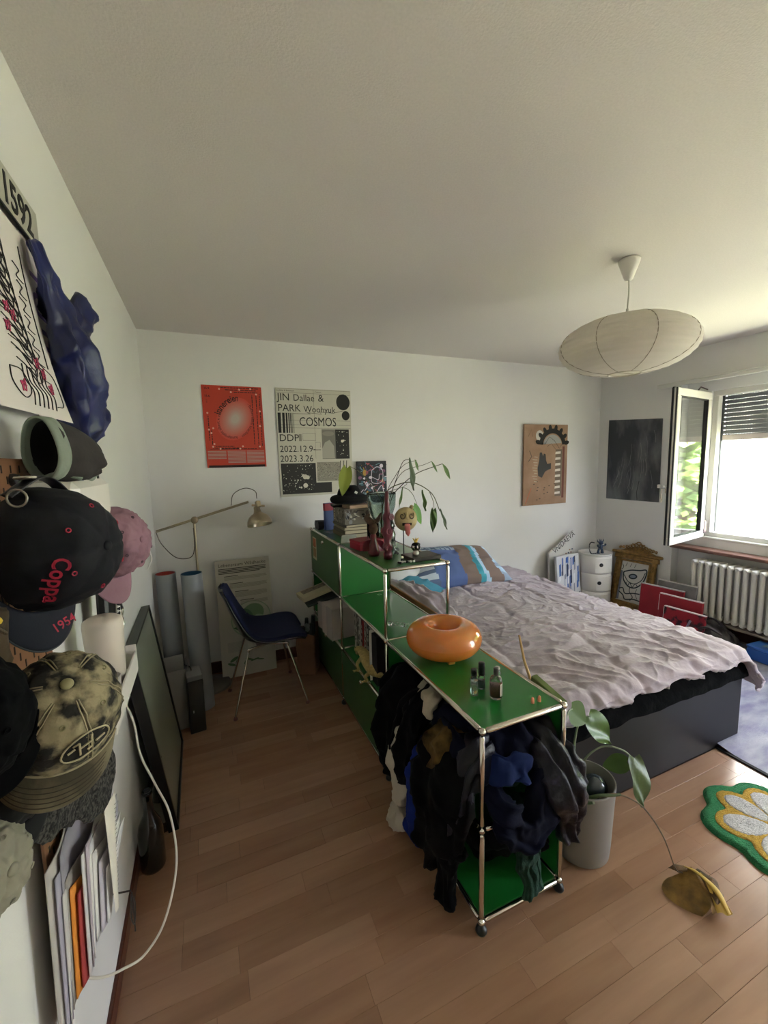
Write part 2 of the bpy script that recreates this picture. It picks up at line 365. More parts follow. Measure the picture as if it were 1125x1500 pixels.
# ================================================================== green steel shelf unit
SX0, SX1 = 1.12, 1.47
YS = [0, .7676, 1.51, 2.262]; ZS = [.04, .386, .735, 1.085]
unit = thing('modular_shelf', 'green metal shelf with chrome tube frame dividing the room beside the bed', 'shelf', (1.295, 1.13, 0))
nodes = set(); segs = set()
def cell(i, k):
    for x in (0, 1):
        for a in (i, i+1):
            for z in (k, k+1): nodes.add((x, a, z))
    for x in (0, 1):
        for z in (k, k+1): segs.add(((x, i, z), (x, i+1, z)))
        for a in (i, i+1): segs.add(((x, a, k), (x, a, k+1)))
    for a in (i, i+1):
        for z in (k, k+1): segs.add(((0, a, z), (1, a, z)))
for i in (0, 1, 2):
    for k in range(2 if i == 0 else 3): cell(i, k)
def NP(n): return Vector((SX1 if n[0] else SX0, YS[n[1]], ZS[n[2]]))
for a, c in sorted(segs):
    p, q = NP(a), NP(c); d = (q-p).normalized()
    b = B(CHROME); b.tube([p+d*.0145, p+d*.02, q-d*.02, q-d*.0145], [.006, .0092, .0092, .006], 14); b.build('frame_tube', unit)
for n_ in sorted(nodes):
    b = B(CHROME); b.ball(NP(n_), .0125, 16, 10)
    b.build('ball_joint', unit)
b0 = B(BLACKP)
for x in (SX0, SX1):
    for y in YS:
        b = B(BLACKP); b.lathe([(.001, 0), (.017, .001), (.02, .008), (.017, .02), (.008, .028), (.001, .03)], (x, y, 0), 16); b.build('foot', unit)
def panel(name, c, s_, m=GREEN, par=unit): b = B(m); b.box(c, s_, bev=.0015); return b.build(name, par)
def fl(i, k): panel('shelf_panel', ((SX0+SX1)/2, (YS[i]+YS[i+1])/2, ZS[k]+.002), (.332, YS[i+1]-YS[i]-.018, .006))
for i in range(3):
    for k in range(3 if i == 0 else 4): fl(i, k)
for i in range(4):                                               # cross dividers
    for k in range(3):
        if i == 0 or (i == 1 and k == 2) or (i == 3 and k < 0): continue
        if i == 2 and k == 1: continue
        panel('side_panel', ((SX0+SX1)/2, YS[i], (ZS[k]+ZS[k+1])/2), (.332, .005, ZS[k+1]-ZS[k]-.018))
for i in range(3):                                               # back panels on the bed side
    for k in range(3):
        if (i == 0 and k == 2) or (i == 1 and k == 2): continue
        panel('back_panel', (SX1, (YS[i]+YS[i+1])/2, (ZS[k]+ZS[k+1])/2), (.005, YS[i+1]-YS[i]-.018, ZS[k+1]-ZS[k]-.018))
GREEN_SHADED = mat('green_coat_shaded', '2f5a2a', .4, noi=(2, .05))  # shelf green for the drop doors, with aisle-side shade put into the colour
for i, k in ((1, 0), (2, 0), (2, 2)):                            # drop doors with locks, on the aisle side
    yc = (YS[i]+YS[i+1])/2
    dr_ = panel('drop_door', (SX0-.002, yc, (ZS[k]+ZS[k+1])/2), (.007, YS[i+1]-YS[i]-.014, ZS[k+1]-ZS[k]-.012), GREEN_SHADED)
    b = B(CHROME); yl = yc if k == 0 else yc; zl = ZS[k+1]-.048
    b.lathe([(.001, .012), (.009, .012), (.0125, .008), (.0135, 0)], (SX0-.006, yl, zl), 18, R=Matrix.Rotation(-pi/2, 3, 'Y')); b.box((SX0-.019, yl, zl), (.003, .002, .010)); b.build('lock', dr_)
# sticker on the far top door
b = B(F('d8cfae', .6)); Mk = frame((SX0-.0065, 2.195, .86), (0, -1, 0), (0, 0, 1)); b.M = Mk; b.rect(0, 0, .115, .175, .0006)
b.use(F('c96a4a')); b.rect(.012, .10, .10, .165, .001); b.use(F('b58a62')); b.rect(.012, .02, .10, .09, .001); b.use(PRINT); b.line([(.02, .03), (.05, .14), (.09, .04), (.03, .12)], .006, .0014)
b.build('sticker', unit, label='small orange and cream sticker')
# ------------------------------------------------------------------ donut lamp
LB = Vector((1.282, .50, .744))
lp = thing('table_lamp', 'orange glass donut-shaped lamp on the low green shelf', 'lamp', LB)
AMB = mat('orange_milk_glass', 'f09440', .15, noi=(9, .14), coat=.6, trans=.30); ab_ = AMB.node_tree.nodes['Principled BSDF']; ab_.inputs['Subsurface Weight'].default_value = .6; ab_.inputs['Subsurface Scale'].default_value = .04; ab_.inputs['Subsurface Radius'].default_value = (1, .5, .2)
b = B(AMB); pr = []
for k in range(37):
    t = 2*pi*k/36; r = .092+.074*cos(t)*(1 if cos(t) > 0 else .62); z = .086+.066*sin(t)*(1 if sin(t) < 0 else 1.0); pr.append((max(.018, r), z))
b.lathe(pr, LB, 56); b.build('glass_body', lp)
b = B(AMB); b.lathe([(.0, .05), (.03, .048), (.05, .06)], LB, 32); b.build('inner_dish', lp)
b = B(F('c9903f', .35, metal=.5))
for a in (-1.75, .4, 2.5): b.box(LB+V(cos(a)*.08, sin(a)*.08, .012), (.03, .03, .024), R=Matrix.Rotation(a, 3, 'Z'), bev=.003)
b.build('foot', lp)
# ------------------------------------------------------------------ bottles on the low top
ZT = .7425
def bottle(c, label, r, h, cap_r, cap_h, liquid, capm=BLACKP, square=False, fill=.6, lab=False, name='perfume_bottle'):
    c = Vector(c); t = thing(name, label, 'bottle', c, 'bottles on the low shelf')
    n = 4 if square else 24; R_ = Matrix.Rotation(.5, 3, 'Z') if square else Matrix.Identity(3); k = 1.25 if square else 1
    b = B(GLASS); b.lathe([(.001, .001), (r*k*.92, .001), (r*k, .006), (r*k, h*.78), (r*k*.8, h*.9), (cap_r*.75, h*.94), (cap_r*.7, h)], c, n, R=R_)
    b.build('glass_body', t)
    b = B(liquid); b.lathe([(.001, .007), (r*k*.86, .007), (r*k*.86, h*.78*fill), (.001, h*.78*fill)], c, n, R=R_); b.build('liquid', t)
    b = B(capm); b.lathe([(.001, h), (cap_r, h), (cap_r, h+cap_h*.95), (cap_r*.9, h+cap_h), (.001, h+cap_h)], c, 20); b.build('cap', t)
    if lab:
        b = B(F('ddd3c4', .7)); b.grid(lambda u, v: c+V((r+.0006)*cos(-1.5+u*1.15), (r+.0006)*sin(-1.5+u*1.15), h*.16+v*h*.52), 10, 1)
        b.use(PRINT); 
        for q in range(7): b.grid(lambda u, v: c+V((r+.0011)*cos(-1.4+u*(.6+.3*(q % 3))), (r+.0011)*sin(-1.4+u*(.6+.3*(q % 3))), h*(.2+q*.065)+v*.0022), 6, 1)
        b.build('label', t)
    return t
LQ = mat('amber_liquid', '4a1c08', .1, trans=.4); LW = mat('clear_liquid', 'b7d2cc', .05, trans=.9, ior=1.33); LD = mat('dark_liquid', '17352c', .1, trans=.5)
bottle((1.216, .180, ZT), 'tall clear square perfume bottle with black cap, leftmost on the low green shelf', .0135, .075, .0115, .026, LW, square=True, fill=.9)
bottle((1.268, .205, ZT), 'dark slim bottle with black cap behind the other two on the low shelf', .014, .055, .0125, .048, LD, fill=.8)
bottle((1.277, .132, ZT), 'round glass bottle of brown liquid with cream label on the low shelf', .0225, .088, .0095, .026, LQ, capm=F('3a3430', .4), fill=.75, lab=True)
bottle((1.318, .175, ZT), 'small clear glass bottle just behind the brown liquid bottle', .012, .08, .009, .008, LW, capm=F('b8b2aa', .3), fill=.6)
for i, (x, y, l_) in enumerate(((1.3695, .046, 'peach coloured earplug standing on the low shelf, left of the pair'), (1.3985, .044, 'peach coloured earplug standing on the low shelf, right of the pair'))):
    b = B(F('d98a66', .7)); b.lathe([(.001, 0), (.0062, .001), (.0058, .012), (.0048, .019), (.002, .0225), (.001, .023)], (x, y, ZT), 16); b.build('earplug', label=l_, cat='earplug', group='earplugs on the low shelf')
# eyeglasses
g = thing('eyeglasses', 'clear framed eyeglasses lying folded on the green shelf panel', 'glasses', (1.225, .87, ZT))
CL = mat('clear_acetate', 'dfe9dd', .05, trans=.85, ior=1.4)
Mg = frame((1.225, .87, ZT+.004), (.75, -.66, 0), (.1, .12, 1)); b = B(CL, Mg)
for s_ in (-1, 1): b.tube([(s_*.035+.026*cos(t*pi/10), .02+.012*sin(t*pi/10), .012+.012*sin(t*pi/10)) for t in range(20)], .0026, 6, closed=True)
b.tube([(-.01, .026, 0), (0, .03, 0), (.01, .026, 0)], .0022, 6); b.build('frame', g)
b = B(GLASS, Mg)
for s_ in (-1, 1): b.lathe([(.001, 0), (.013, 0), (.013, .0006), (.001, .0006)], (s_*.035, .02, .012), 20)
b.build('lens', g)
b = B(CL, Mg); b.tube([(-.063, .03, 0), (-.06, .03, .006), (.02, .012, .012), (.06, .006, .014)], .0018, 6); b.tube([(.063, .03, 0), (.06, .028, .008), (-.02, .008, .02), (-.055, .002, .018)], .0018, 6); b.build('temple', g)
b = B(F('d8dccf', .4)); Mq = frame((1.362, 1.43, ZS[2]+.0058), (.3, -1, 0), (1, .3, 0)); b.M = Mq; b.line([(.016*cos(t*.3), .011*sin(t*.3)) for t in range(3, 19)], .007, .0004); b.build('paper_tag', label='pale c-shaped tag lying on the middle green panel', cat='tag')
# ------------------------------------------------------------------ books in the open bay
random.seed(4)
bx = 1.30
bk = [(1.475, .30, .024, 'a8a29c', 'F1'), (1.445, .27, .018, '5a5450', 'w'), (1.418, .29, .014, '1d1c22', 'w'), (1.392, .28, .022, 'c3bfb6', 'w'), (1.362, .27, .02, '2a2630', 'w'), (1.334, .30, .026, '9c1f27', 'w'), (1.308, .29, .012, 'b8b2ac', 'w'), (1.288, .285, .018, '7d2a30', 'w'), (1.262, .29, .016, 'a6a19a', 'w'), (1.240, .28, .02, '14131a', 'w'), (1.208, .295, .03, 'b5b3ae', 'w'), (1.178, .26, .018, '3c3940', 'w'), (1.155, .25, .016, '94908c', 'w'), (1.134, .25, .014, '8d5048', 'w'), (1.114, .25, .014, '6f6a66', 'w'), (1.094, .26, .012, 'a89f93', 'w')]
cn = {'a8a29c': 'grey', '5a5450': 'dark grey', '1d1c22': 'thin black', 'c3bfb6': 'off-white', '2a2630': 'dark violet', '9c1f27': 'bright red', 'b8b2ac': 'thin pale grey', '7d2a30': 'wine red', 'a6a19a': 'pale grey-brown', '14131a': 'thick black', 'b5b3ae': 'broad pale', '3c3940': 'charcoal', '94908c': 'mid grey', '8d5048': 'brick red', '6f6a66': 'taupe', 'a89f93': 'thin beige'}
for y, h_, t_, c_, _ in bk:
    tilt = random.uniform(-.04, .10); R_ = Matrix.Rotation(tilt, 3, 'X')
    bo = thing('book', '%s book spine in the row of books in the open green bay' % cn[c_], 'book', (bx, y, ZS[1]+.006), 'books in the open shelf bay')
    M_ = Matrix.Translation((bx, y, ZS[1]+.006+t_*.1)) @ R_.to_4x4(); b = B(F(c_, .55), M_); d_ = .20
    b.box((0, t_/2-.001, h_/2), (d_, .002, h_)); b.box((0, -t_/2+.001, h_/2), (d_, .002, h_)); b.box((-d_/2+.001, 0, h_/2), (.002, t_, h_), bev=.0008)
    b.use(PRINT if c_[0] in 'abc9' else F('c9c4ba')); zz = .05
    while zz < h_-.06: L_ = random.uniform(.01, .04); b.box((-d_/2-.0003, 0, zz+L_/2), (.0006, t_*.4, L_)); zz += L_+random.uniform(.006, .03)
    b.build('cover', bo); q = B(F('cfc6b4', .8), M_); q.box((.002, 0, h_/2), (d_-.008, t_-.004, h_-.008)); q.build('pages', bo)
bo = thing('record_sleeve', 'tall thin white-edged folder standing at the near end of the books', 'folder', (1.25, 1.02, ZS[1]+.006)); b = B(F('e2ded6', .6)); b.box((1.235, 1.045, ZS[1]+.15), (.20, .007, .29)); b.build('sleeve', bo); b = B(F('0c0c12', .6)); b.box((1.245, 1.000, ZS[1]+.145), (.20, .075, .28), bev=.002); b.build('dark_box', bo)
b = B(F('8c3030', .7)); b.box((1.25, .80, ZS[1]+.135), (.21, .02, .26), bev=.001); b.build('book', label='dark red book standing against the near divider of the open bay', cat='book')
# lizard figurine
lz = thing('lizard_figurine', 'tan lizard figurine standing in front of the books', 'figurine', (1.15, 1.12, ZS[1]+.006))
LZ = mat('tan_scales', 'b59a5e', .6, noi=(60, .35), bump=(120, .4, .004)); z0_ = ZS[1]+.006
b = B(LZ)
sp = catmull([(1.17, .93, z0_+.075), (1.158, .98, z0_+.062), (1.15, 1.04, z0_+.062), (1.148, 1.11, z0_+.078), (1.15, 1.17, z0_+.095), (1.148, 1.225, z0_+.10), (1.146, 1.27, z0_+.085), (1.146, 1.315, z0_+.075)], 5)
b.tube(sp, [.006, .022, .036, .038, .032, .026, .024, .009], 14, flat=.85)
b.tube(catmull([(1.148, 1.255, z0_+.07), (1.147, 1.29, z0_+.055), (1.147, 1.315, z0_+.045)], 3), [.016, .012, .005], 10)
b.build('body', lz)
for yy, s_, zz in ((1.03, -1, .055), (1.05, 1, .055), (1.165, -1, .08), (1.18, 1, .08)):
    b = B(LZ); b.tube(catmull([(1.15+s_*.018, yy, z0_+zz), (1.15+s_*.045, yy+.01, z0_+zz*.55), (1.15+s_*.042, yy-.005, z0_+.012), (1.15+s_*.055, yy+.012, z0_+.005)], 4), [.014, .010, .007, .007], 8)
    for k in (-1, 0, 1): b.tube([(1.15+s_*.055, yy+.012, z0_+.004), (1.15+s_*.07, yy+.012+k*.01, z0_+.003)], .003, 5)
    b.build('leg', lz)
b = B(F('15110a', .3)); b.ball((1.13, 1.272, z0_+.098), .004, 8, 6); b.ball((1.163, 1.272, z0_+.098), .004, 8, 6); b.build('eye', lz)
# boxes sticking out of the far open bay
def obox(name, label, c, s_, R_, m, top=None):
    t = thing(name, label, 'box', (c[0], c[1], c[2]-s_[2]/2)); M_ = Matrix.Translation(c) @ R_.to_4x4(); b = B(m, M_); b.box((0, 0, 0), s_, bev=.002); b.build('tray', t)
    return t, M_
t, M_ = obox('shallow_box', 'cream shallow box with brown engraved lid, poking out of the far bay', (1.10, 2.03, .642), (.30, .16, .035), Matrix.Rotation(.12, 3, 'Z') @ Matrix.Rotation(-.22, 3, 'Y'), F('bcb190', .7))
b = B(F('7d7060', .7), M_); b.rect(-.12, -.01, .09, .066, .0181); b.use(F('4b4238')); 
random.seed(2)
for k in range(26): x = random.uniform(-.11, .08); y = random.uniform(-.005, .06); b.disc(x, y, random.uniform(.003, .012), random.uniform(.002, .007), .0186, 8)
b.build('lid_print', t)
t, M_ = obox('archive_box', 'white carton with a grey flap standing in the far open bay', (1.19, 1.74, .505), (.22, .19, .22), Matrix.Rotation(.12, 3, 'Z'), F('b9aca6', .7))
b = B(F('a39a97', .7), M_); b.box((-.112, -.045, .0), (.004, .10, .222)); b.build('flap', t)
t, M_ = obox('dark_folder', 'flat dark green folder under the cream box in the far bay', (1.12, 2.0, .585), (.26, .15, .012), Matrix.Rotation(-.2, 3, 'Y'), F('2a3a36', .5))
t, M_ = obox('small_carton', 'narrow pale carton wedged upright below the cream box', (1.16, 1.915, .49), (.17, .09, .19), Matrix.Rotation(.2, 3, 'Z'), F('a59d98', .7))
# ================================================================== things on top of the tall part
ZP = ZS[3]+.0055
b = B(BLACKP); c_ = V(1.19, 2.155, ZP); t = thing('binoculars', 'small black binoculars on the far left end of the shelf top', 'binoculars', c_)
for s_ in (-1, 1): b = B(F('141418', .5)); b.tube([c_+V(-.05, s_*.032, .035), c_+V(-.02, s_*.032, .035), c_+V(.03, s_*.028, .04), c_+V(.06, s_*.026, .04)], [.035, .034, .026, .024], 16); b.build('barrel', t)
b = B(F('1c1c20', .5)); b.box(c_+V(0, 0, .045), (.05, .04, .02), bev=.005); b.build('bridge', t)
bo = thing('picture_book', 'blue and red book leaning upright behind the binoculars', 'book', (1.25, 2.12, ZP)); M_ = Matrix.Translation((1.25, 2.10, ZP+.105)) @ Matrix.Rotation(.25, 4, 'Z'); b = B(F('3a4f86', .5), M_); b.box((0, 0, 0), (.13, .03, .21), bev=.002); b.build('cover', bo)
b = B(F('a02838', .5), M_); b.box((0, -.0002, .075), (.1312, .0312, .055)); b.build('red_band', bo)
# stack of books
ST = [('6b6048', .30, .21, .028, 'thick brown-grey book at the bottom of the stack on the shelf top'), ('55493a', .285, .205, .024, 'dark brown book second from the bottom of the stack'), ('8d826c', .28, .20, .020, 'olive-beige book in the middle of the stack'), ('4d463e', .275, .20, .018, 'dark book under the picture-spined magazines')]
z = ZP; random.seed(9)
for c_, l1, l2, h_, lb in ST:
    r_ = random.uniform(-.06, .06); M_ = Matrix.Translation((1.315, 1.80, z+h_/2)) @ Matrix.Rotation(r_, 4, 'Z')
    t = thing('book', lb, 'book', (1.315, 1.80, z), 'stack of books on the tall shelf top'); b = B(F(c_, .55), M_)
    b.box((0, 0, h_/2-.001), (l2, l1, .002)); b.box((0, 0, -h_/2+.001), (l2, l1, .002)); b.box((-l2/2+.001, 0, 0), (.002, l1, h_)); b.build('cover', t)
    q = B(F('c4b99f', .8), M_); q.box((.003, 0, 0), (l2-.006, l1-.006, h_-.004)); q.build('pages', t); z += h_+.0005
# box of magazines with picture front
mz = thing('magazine_box', 'box with black and white photos on its sides, lying on the stack of books', 'box', (1.315, 1.80, z)); M_ = Matrix.Translation((1.315, 1.80, z+.055)); b = B(F('6f675c', .5), M_); b.box((0, 0, 0), (.20, .27, .11), bev=.002); b.build('carton', mz)
def scribble(M, w_, h_, cols, n, seed, s=(.01, .04)):
    random.seed(seed); b = B(None, M)
    for k in range(n):
        b.use(F(random.choice(cols), .6)); x = random.uniform(s[0], w_-s[0]); y = random.uniform(s[0], h_-s[0]); r = random.uniform(s[0]*.4, s[0]); 
        if k % 2: b.disc(x, y, min(r, x, w_-x), min(r*random.uniform(.4, 1.6), y, h_-y), .0004+.00002*k, 10)
        else: x2 = min(w_-.001, max(.001, x+random.uniform(-s[1], s[1]))); y2 = min(h_-.001, max(.001, y+random.uniform(-s[1], s[1]))); b.line([(x, y), ((x+x2)/2+.3*(y2-y)*.5, (y+y2)/2) if 0 < (x+x2)/2+.15*(y2-y) < w_ else ((x+x2)/2, (y+y2)/2), (x2, y2)], r*.5, .0004+.00002*k)
    return b
scribble(frame((1.215, 1.935, z), (0, -1, 0), (0, 0, 1)), .27, .11, ['1a1716', '3b332c', 'b9b2a4', '8f8678', '6a5a48'], 46, 3, (.012, .05)).build('photo_print', mz)
b = B(PRINT, frame((1.2148, 1.925, z+.01), (0, -1, 0), (0, 0, 1))); b.use(F('cfc6ae')); 
for k in range(5): b.rect(.02, .006+k*.018, .045, .016+k*.018, .003)
b.build('lettering', mz)
scribble(frame((1.215, 1.665, z), (1, 0, 0), (0, 0, 1)), .20, .11, ['1a1716', '4b4238', 'b9b2a4', '8f8f90', '2a2a2e'], 34, 5, (.014, .05)).build('photo_print', mz)
z += .111
b = B(F('b99a82', .6)); b.box((1.32, 1.72, z+.011), (.16, .13, .022), R=Matrix.Rotation(.1, 3, 'Z'), bev=.002); t = b.build('small_book', label='pink-beige book on the picture box, under the black hat', cat='book')
b = B(F('2a2622', .6)); b.box((1.26, 1.86, z+.008), (.15, .14, .016), R=Matrix.Rotation(-.15, 3, 'Z'), bev=.002); b.build('small_book', label='dark thin book on the picture box, under the hat brim', cat='book')
hz = z+.023; hc = V(1.285, 1.76, hz)
hat = thing('black_hat', 'black felt hat with a rolled brim on top of the stack of books', 'hat', hc); FELT = mat('black_felt', '08080a', .95, bump=(150, .4, .003))
b = B(FELT); b.grid(lambda u, v: hc+V((.02+.085*sin(v*pi)*.0+.105*cos(0)+.0)*0+(.085+.038*cos(2*pi*v))*cos(2*pi*u)*1.12, (.085+.038*cos(2*pi*v))*sin(2*pi*u)*1.0, .036+.03*sin(2*pi*v)), 40, 14, cu=True); b.build('brim', hat)
b = B(FELT); b.grid(lambda u, v: hc+V(.088*cos(2*pi*u)*(cos(v*pi/2)**.55), .078*sin(2*pi*u)*(cos(v*pi/2)**.55), .04+.095*sin(v*pi/2)-.028*math.exp(-((cos(2*pi*u)*cos(v*pi/2)+.25)**2)*22)*sin(v*pi/2)), 36, 14, cu=True); b.build('crown', hat)
b = B(F('d0cfc8', .4)); b.box(hc+V(.02, -.088, .085), (.020, .003, .016), R=Matrix.Rotation(.5, 3, 'Y')); b.build('metal_tag', hat, label='small silver tag')
# loose papers and cards
b = B(F('dcd6ca', .8)); Mq = frame((1.375, 1.60, ZP+.13), (1, .05, 0), (0, .1, 1)); b.M = Mq; b.grid(lambda u, v: V(u*.10, v*.09+.004*sin(u*6), .01*sin(u*5+v*2)), 10, 6); b.tube([(.05, 0, .002), (.055, -.05, .004), (.07, -.075, .002)], .010, 8, flat=.3); b.tube([(.085, 0, .002), (.08, -.04, .004), (.10, -.065, .002)], .009, 8, flat=.3); b.build('white_cloth_gloves', label='white cloth with hanging tips beside the stack of books', cat='cloth')
b = B(F('d4d0c6', .7)); b.box((1.185, 1.50, ZP+.03), (.10, .006, .058), R=Matrix.Rotation(.5, 3, 'X') , bev=.001); b.build('white_card', label='blank white card leaning before the red box', cat='card')
b = scribble(frame((1.165, 1.63, ZP), (.2, -1, 0), (1, .2, 0)), .10, .07, ['b65a4e', 'ded6c8', '2c2a2a', 'c9a08c'], 18, 8, (.014, .03)); b.use(F('c8beb0')); b.rect(0, 0, .10, .07, .0002); b.build('photo_card', label='printed photo card lying left of the white card', cat='card')
b = scribble(frame((1.155, 2.03, ZP), (.2, -1, 0), (1, .2, 0)), .12, .08, ['8fa0ac', 'ded6c8', '4a6a80', 'c9a08c'], 14, 9, (.014, .03)); b.use(F('9aa7ae')); b.rect(0, 0, .12, .08, .0002); b.build('blue_card', label='bluish printed card lying by the binoculars', cat='card')
rb = thing('red_box', 'bright red oblong box on the tall shelf top', 'box', (1.22, 1.29, ZP)); M_ = Matrix.Translation((1.235, 1.30, ZP+.0275)) @ Matrix.Rotation(.15, 4, 'Z')
RED = F('90122a', .45); b = B(RED, M_); b.box((0, 0, -.008), (.17, .13, .038), bev=.002); b.build('base', rb); b = B(RED, M_); b.box((0, 0, .020), (.174, .134, .017), bev=.002); b.build('lid', rb)
# ------------------------------------------------------------------ red pipe sculpture bottle
rc = V(1.225, .965, ZP); MAR = mat('maroon_plastic', '5e1828', .35, coat=.3); t = thing('pipe_sculpture', 'maroon bottle-shaped sculpture of stacked valves on the shelf top', 'sculpture', rc)
b = B(MAR); b.lathe([(.001, 0), (.022, .002), (.024, .03), (.018, .045), (.026, .055), (.028, .075), (.018, .09), (.022, .12), (.029, .135), (.03, .16), (.02, .18), (.019, .20), (.025, .215), (.025, .235), (.015, .25), (.012, .32), (.009, .36), (.001, .362)], rc, 24); b.build('stem', t)
for z_, a in ((.065, -1.9), (.15, -1.6), (.225, -1.2), (.065, 1.2), (.15, 2.6)):
    b = B(MAR); d = V(cos(a), sin(a), .1); b.tube([rc+V(0, 0, z_)+d*.012, rc+V(0, 0, z_)+d*.033], [.016, .018], 16); b.tube([rc+V(0, 0, z_)+d*.033, rc+V(0, 0, z_)+d*.036], [.012, .009], 16); b.build('valve', t)
t2 = thing('winged_figure', 'small red figure with spread coat and dark brown head, left of the maroon sculpture', 'figurine', (1.19, 1.07, ZP)); c_ = V(1.185, 1.07, ZP)
b = B(mat('red_lacquer', '6e1a28', .3, noi=(30, .4))); b.lathe([(.001, 0), (.028, .003), (.034, .02), (.026, .06), (.018, .09), (.016, .12), (.001, .13)], c_, 14); 
for s_, a in ((1, .3), (-1, .1)): leaf(b, c_+V(0, 0, .09), c_+V(-s_*.065, -.01, .02+a*.05), .03, (0, -1, .2), .3, .3, heart=False)
b.build('coat', t2)
b = B(mat('brown_carved_head', '5b4030', .6, noi=(40, .5))); b.ball(c_+V(0, 0, .155), (.026, .026, .036)); b.tube(catmull([c_+V(-.01, .0, .19), c_+V(-.035, .0, .215), c_+V(-.02, 0, .235)], 3), [.02, .018, .006], 8); b.tube(catmull([c_+V(.012, .0, .19), c_+V(.03, .0, .20), c_+V(.05, 0, .235)], 3), [.016, .014, .006], 8); b.build('head', t2)
b = B(F('15110f', .8)); b.grid(lambda u, v: c_+V(.033*cos(pi*u), .033*sin(pi*u)-.0, .10+.09*v+.01*sin(u*20)), 16, 4); b.build('hair', t2)
# ------------------------------------------------------------------ vase with plant cuttings
vc = V(1.335, 1.30, ZP); vz = thing('glass_vase', 'tall smoky glass vase with plant cuttings on the shelf top', 'vase', vc)
VG = mat('smoky_glass', 'c4d0cc', .03, trans=1, ior=1.2)
b = B(VG); b.lathe([(.001, .006), (.042, .004), (.046, .02), (.036, .09), (.042, .14), (.068, .20), (.085, .25), (.089, .32), (.0885, .33), (.086, .32), (.082, .25), (.064, .2), (.038, .14), (.032, .09), (.04, .02), (.001, .012)], vc, 36); b.build('glass_body', vz)
STM = mat('brown_green_stem', '54562f', .6); STB = mat('dark_stem', '3a3423', .6); LF = mat('plant_leaf', '5a7a3a', .45, noi=(12, .25)); LFY = mat('yellow_green_leaf', '7f8c22', .45, noi=(10, .2)); LFG = mat('grey_green_leaf', '6f8064', .5, noi=(10, .2))
pl = thing('pothos_cuttings', 'trailing heart-leaf cuttings standing in the smoky vase', 'plant', vc+V(0, 0, .02))
yv = 1.20
def ps(pts, r=.0022, m=STM): b = B(m); b.tube(catmull(pts, 5), [r*1.2, r, r*.8], 6); b.build('stem', pl)
mo = V(1.36, 1.28, 1.42)
ps([vc+V(0, 0, .02), vc+V(.0, 0, .18), mo, (1.42, 1.2, 1.475), (1.50, 1.17, 1.475), (1.60, 1.15, 1.41), (1.655, 1.15, 1.30)], .003)
ps([vc+V(.01, .01, .02), mo+V(.02, 0, -.05), (1.40, 1.22, 1.50), (1.425, 1.18, 1.60), (1.455, 1.16, 1.615)], .002, STB)
ps([vc+V(-.01, .01, .02), mo+V(.03, 0, -.05), (1.42, 1.2, 1.46), (1.50, 1.16, 1.53), (1.60, 1.15, 1.565), (1.675, 1.15, 1.585)], .0024, STB)
ps([vc+V(-.01, -.01, .02), mo+V(.03, 0, -.02), (1.43, 1.2, 1.54), (1.54, 1.15, 1.58), (1.60, 1.15, 1.60)], .0016, STB)
ps([vc+V(.0, -.01, .02), mo+V(0, 0, -.02), (1.385, 1.2, 1.52), (1.43, 1.17, 1.585), (1.50, 1.15, 1.61)], .0016, STB)
ps([vc+V(-.02, -.01, .02), mo+V(-.03, 0, -.08), (1.26, 1.2, 1.44), (1.16, 1.17, 1.545), (1.09, 1.15, 1.585)], .0018, STM)
ps([mo+V(.0, 0, .0), (1.43, 1.2, 1.45), (1.47, 1.16, 1.42), (1.50, 1.15, 1.35)], .0016)
ps([(1.585, 1.15, 1.42), (1.61, 1.15, 1.36), (1.615, 1.15, 1.30)], .0016)
ps([(1.45, 1.18, 1.475), (1.43, 1.15, 1.47), (1.405, 1.15, 1.455)], .0016)
def pf(a, c_, w_, m, nrm=(.2, -1, .2), **k): b = B(m); leaf(b, a, c_, w_, nrm, **k); b.build('leaf', pl)
pf((1.072, 1.15, 1.575), (1.040, 1.14, 1.425), .040, LFY, (0, -1, .25), fold=.12)
pf((1.455, 1.15, 1.625), (1.477, 1.13, 1.435), .020, LFG, fold=.3, wav=.3, heart=False)
pf((1.488, 1.15, 1.618), (1.515, 1.15, 1.545), .010, LF, heart=False)
pf((1.597, 1.15, 1.605), (1.638, 1.14, 1.535), .009, LF, heart=False)
pf((1.673, 1.15, 1.588), (1.728, 1.14, 1.49), .016, LF, heart=False, fold=.4)
pf((1.408, 1.15, 1.46), (1.382, 1.14, 1.34), .009, LF, heart=False, wav=.3)
pf((1.535, 1.15, 1.435), (1.552, 1.13, 1.31), .014, LF, heart=False, wav=.5)
pf((1.472, 1.14, 1.345), (1.515, 1.12, 1.235), .033, mat('fresh_leaf', '4f8a1e', .4, noi=(10, .2)), (.3, -1, .1))
pf((1.612, 1.15, 1.31), (1.60, 1.14, 1.175), .024, LF, (-.4, -1, 0), wav=.4)
pf((1.658, 1.15, 1.315), (1.705, 1.14, 1.185), .012, LFG, heart=False, wav=.4)
for k in range(5):
    b = B(F('7fa060', .4)); b.tube(catmull([vc+V(.012*cos(k*1.3), .012*sin(k*1.3), .02), vc+V(.006*cos(k), .01*sin(k), .12), vc+V(.03*cos(k*2), .03*sin(k*2), .2)], 4), .0022, 5); b.build('stem', pl)
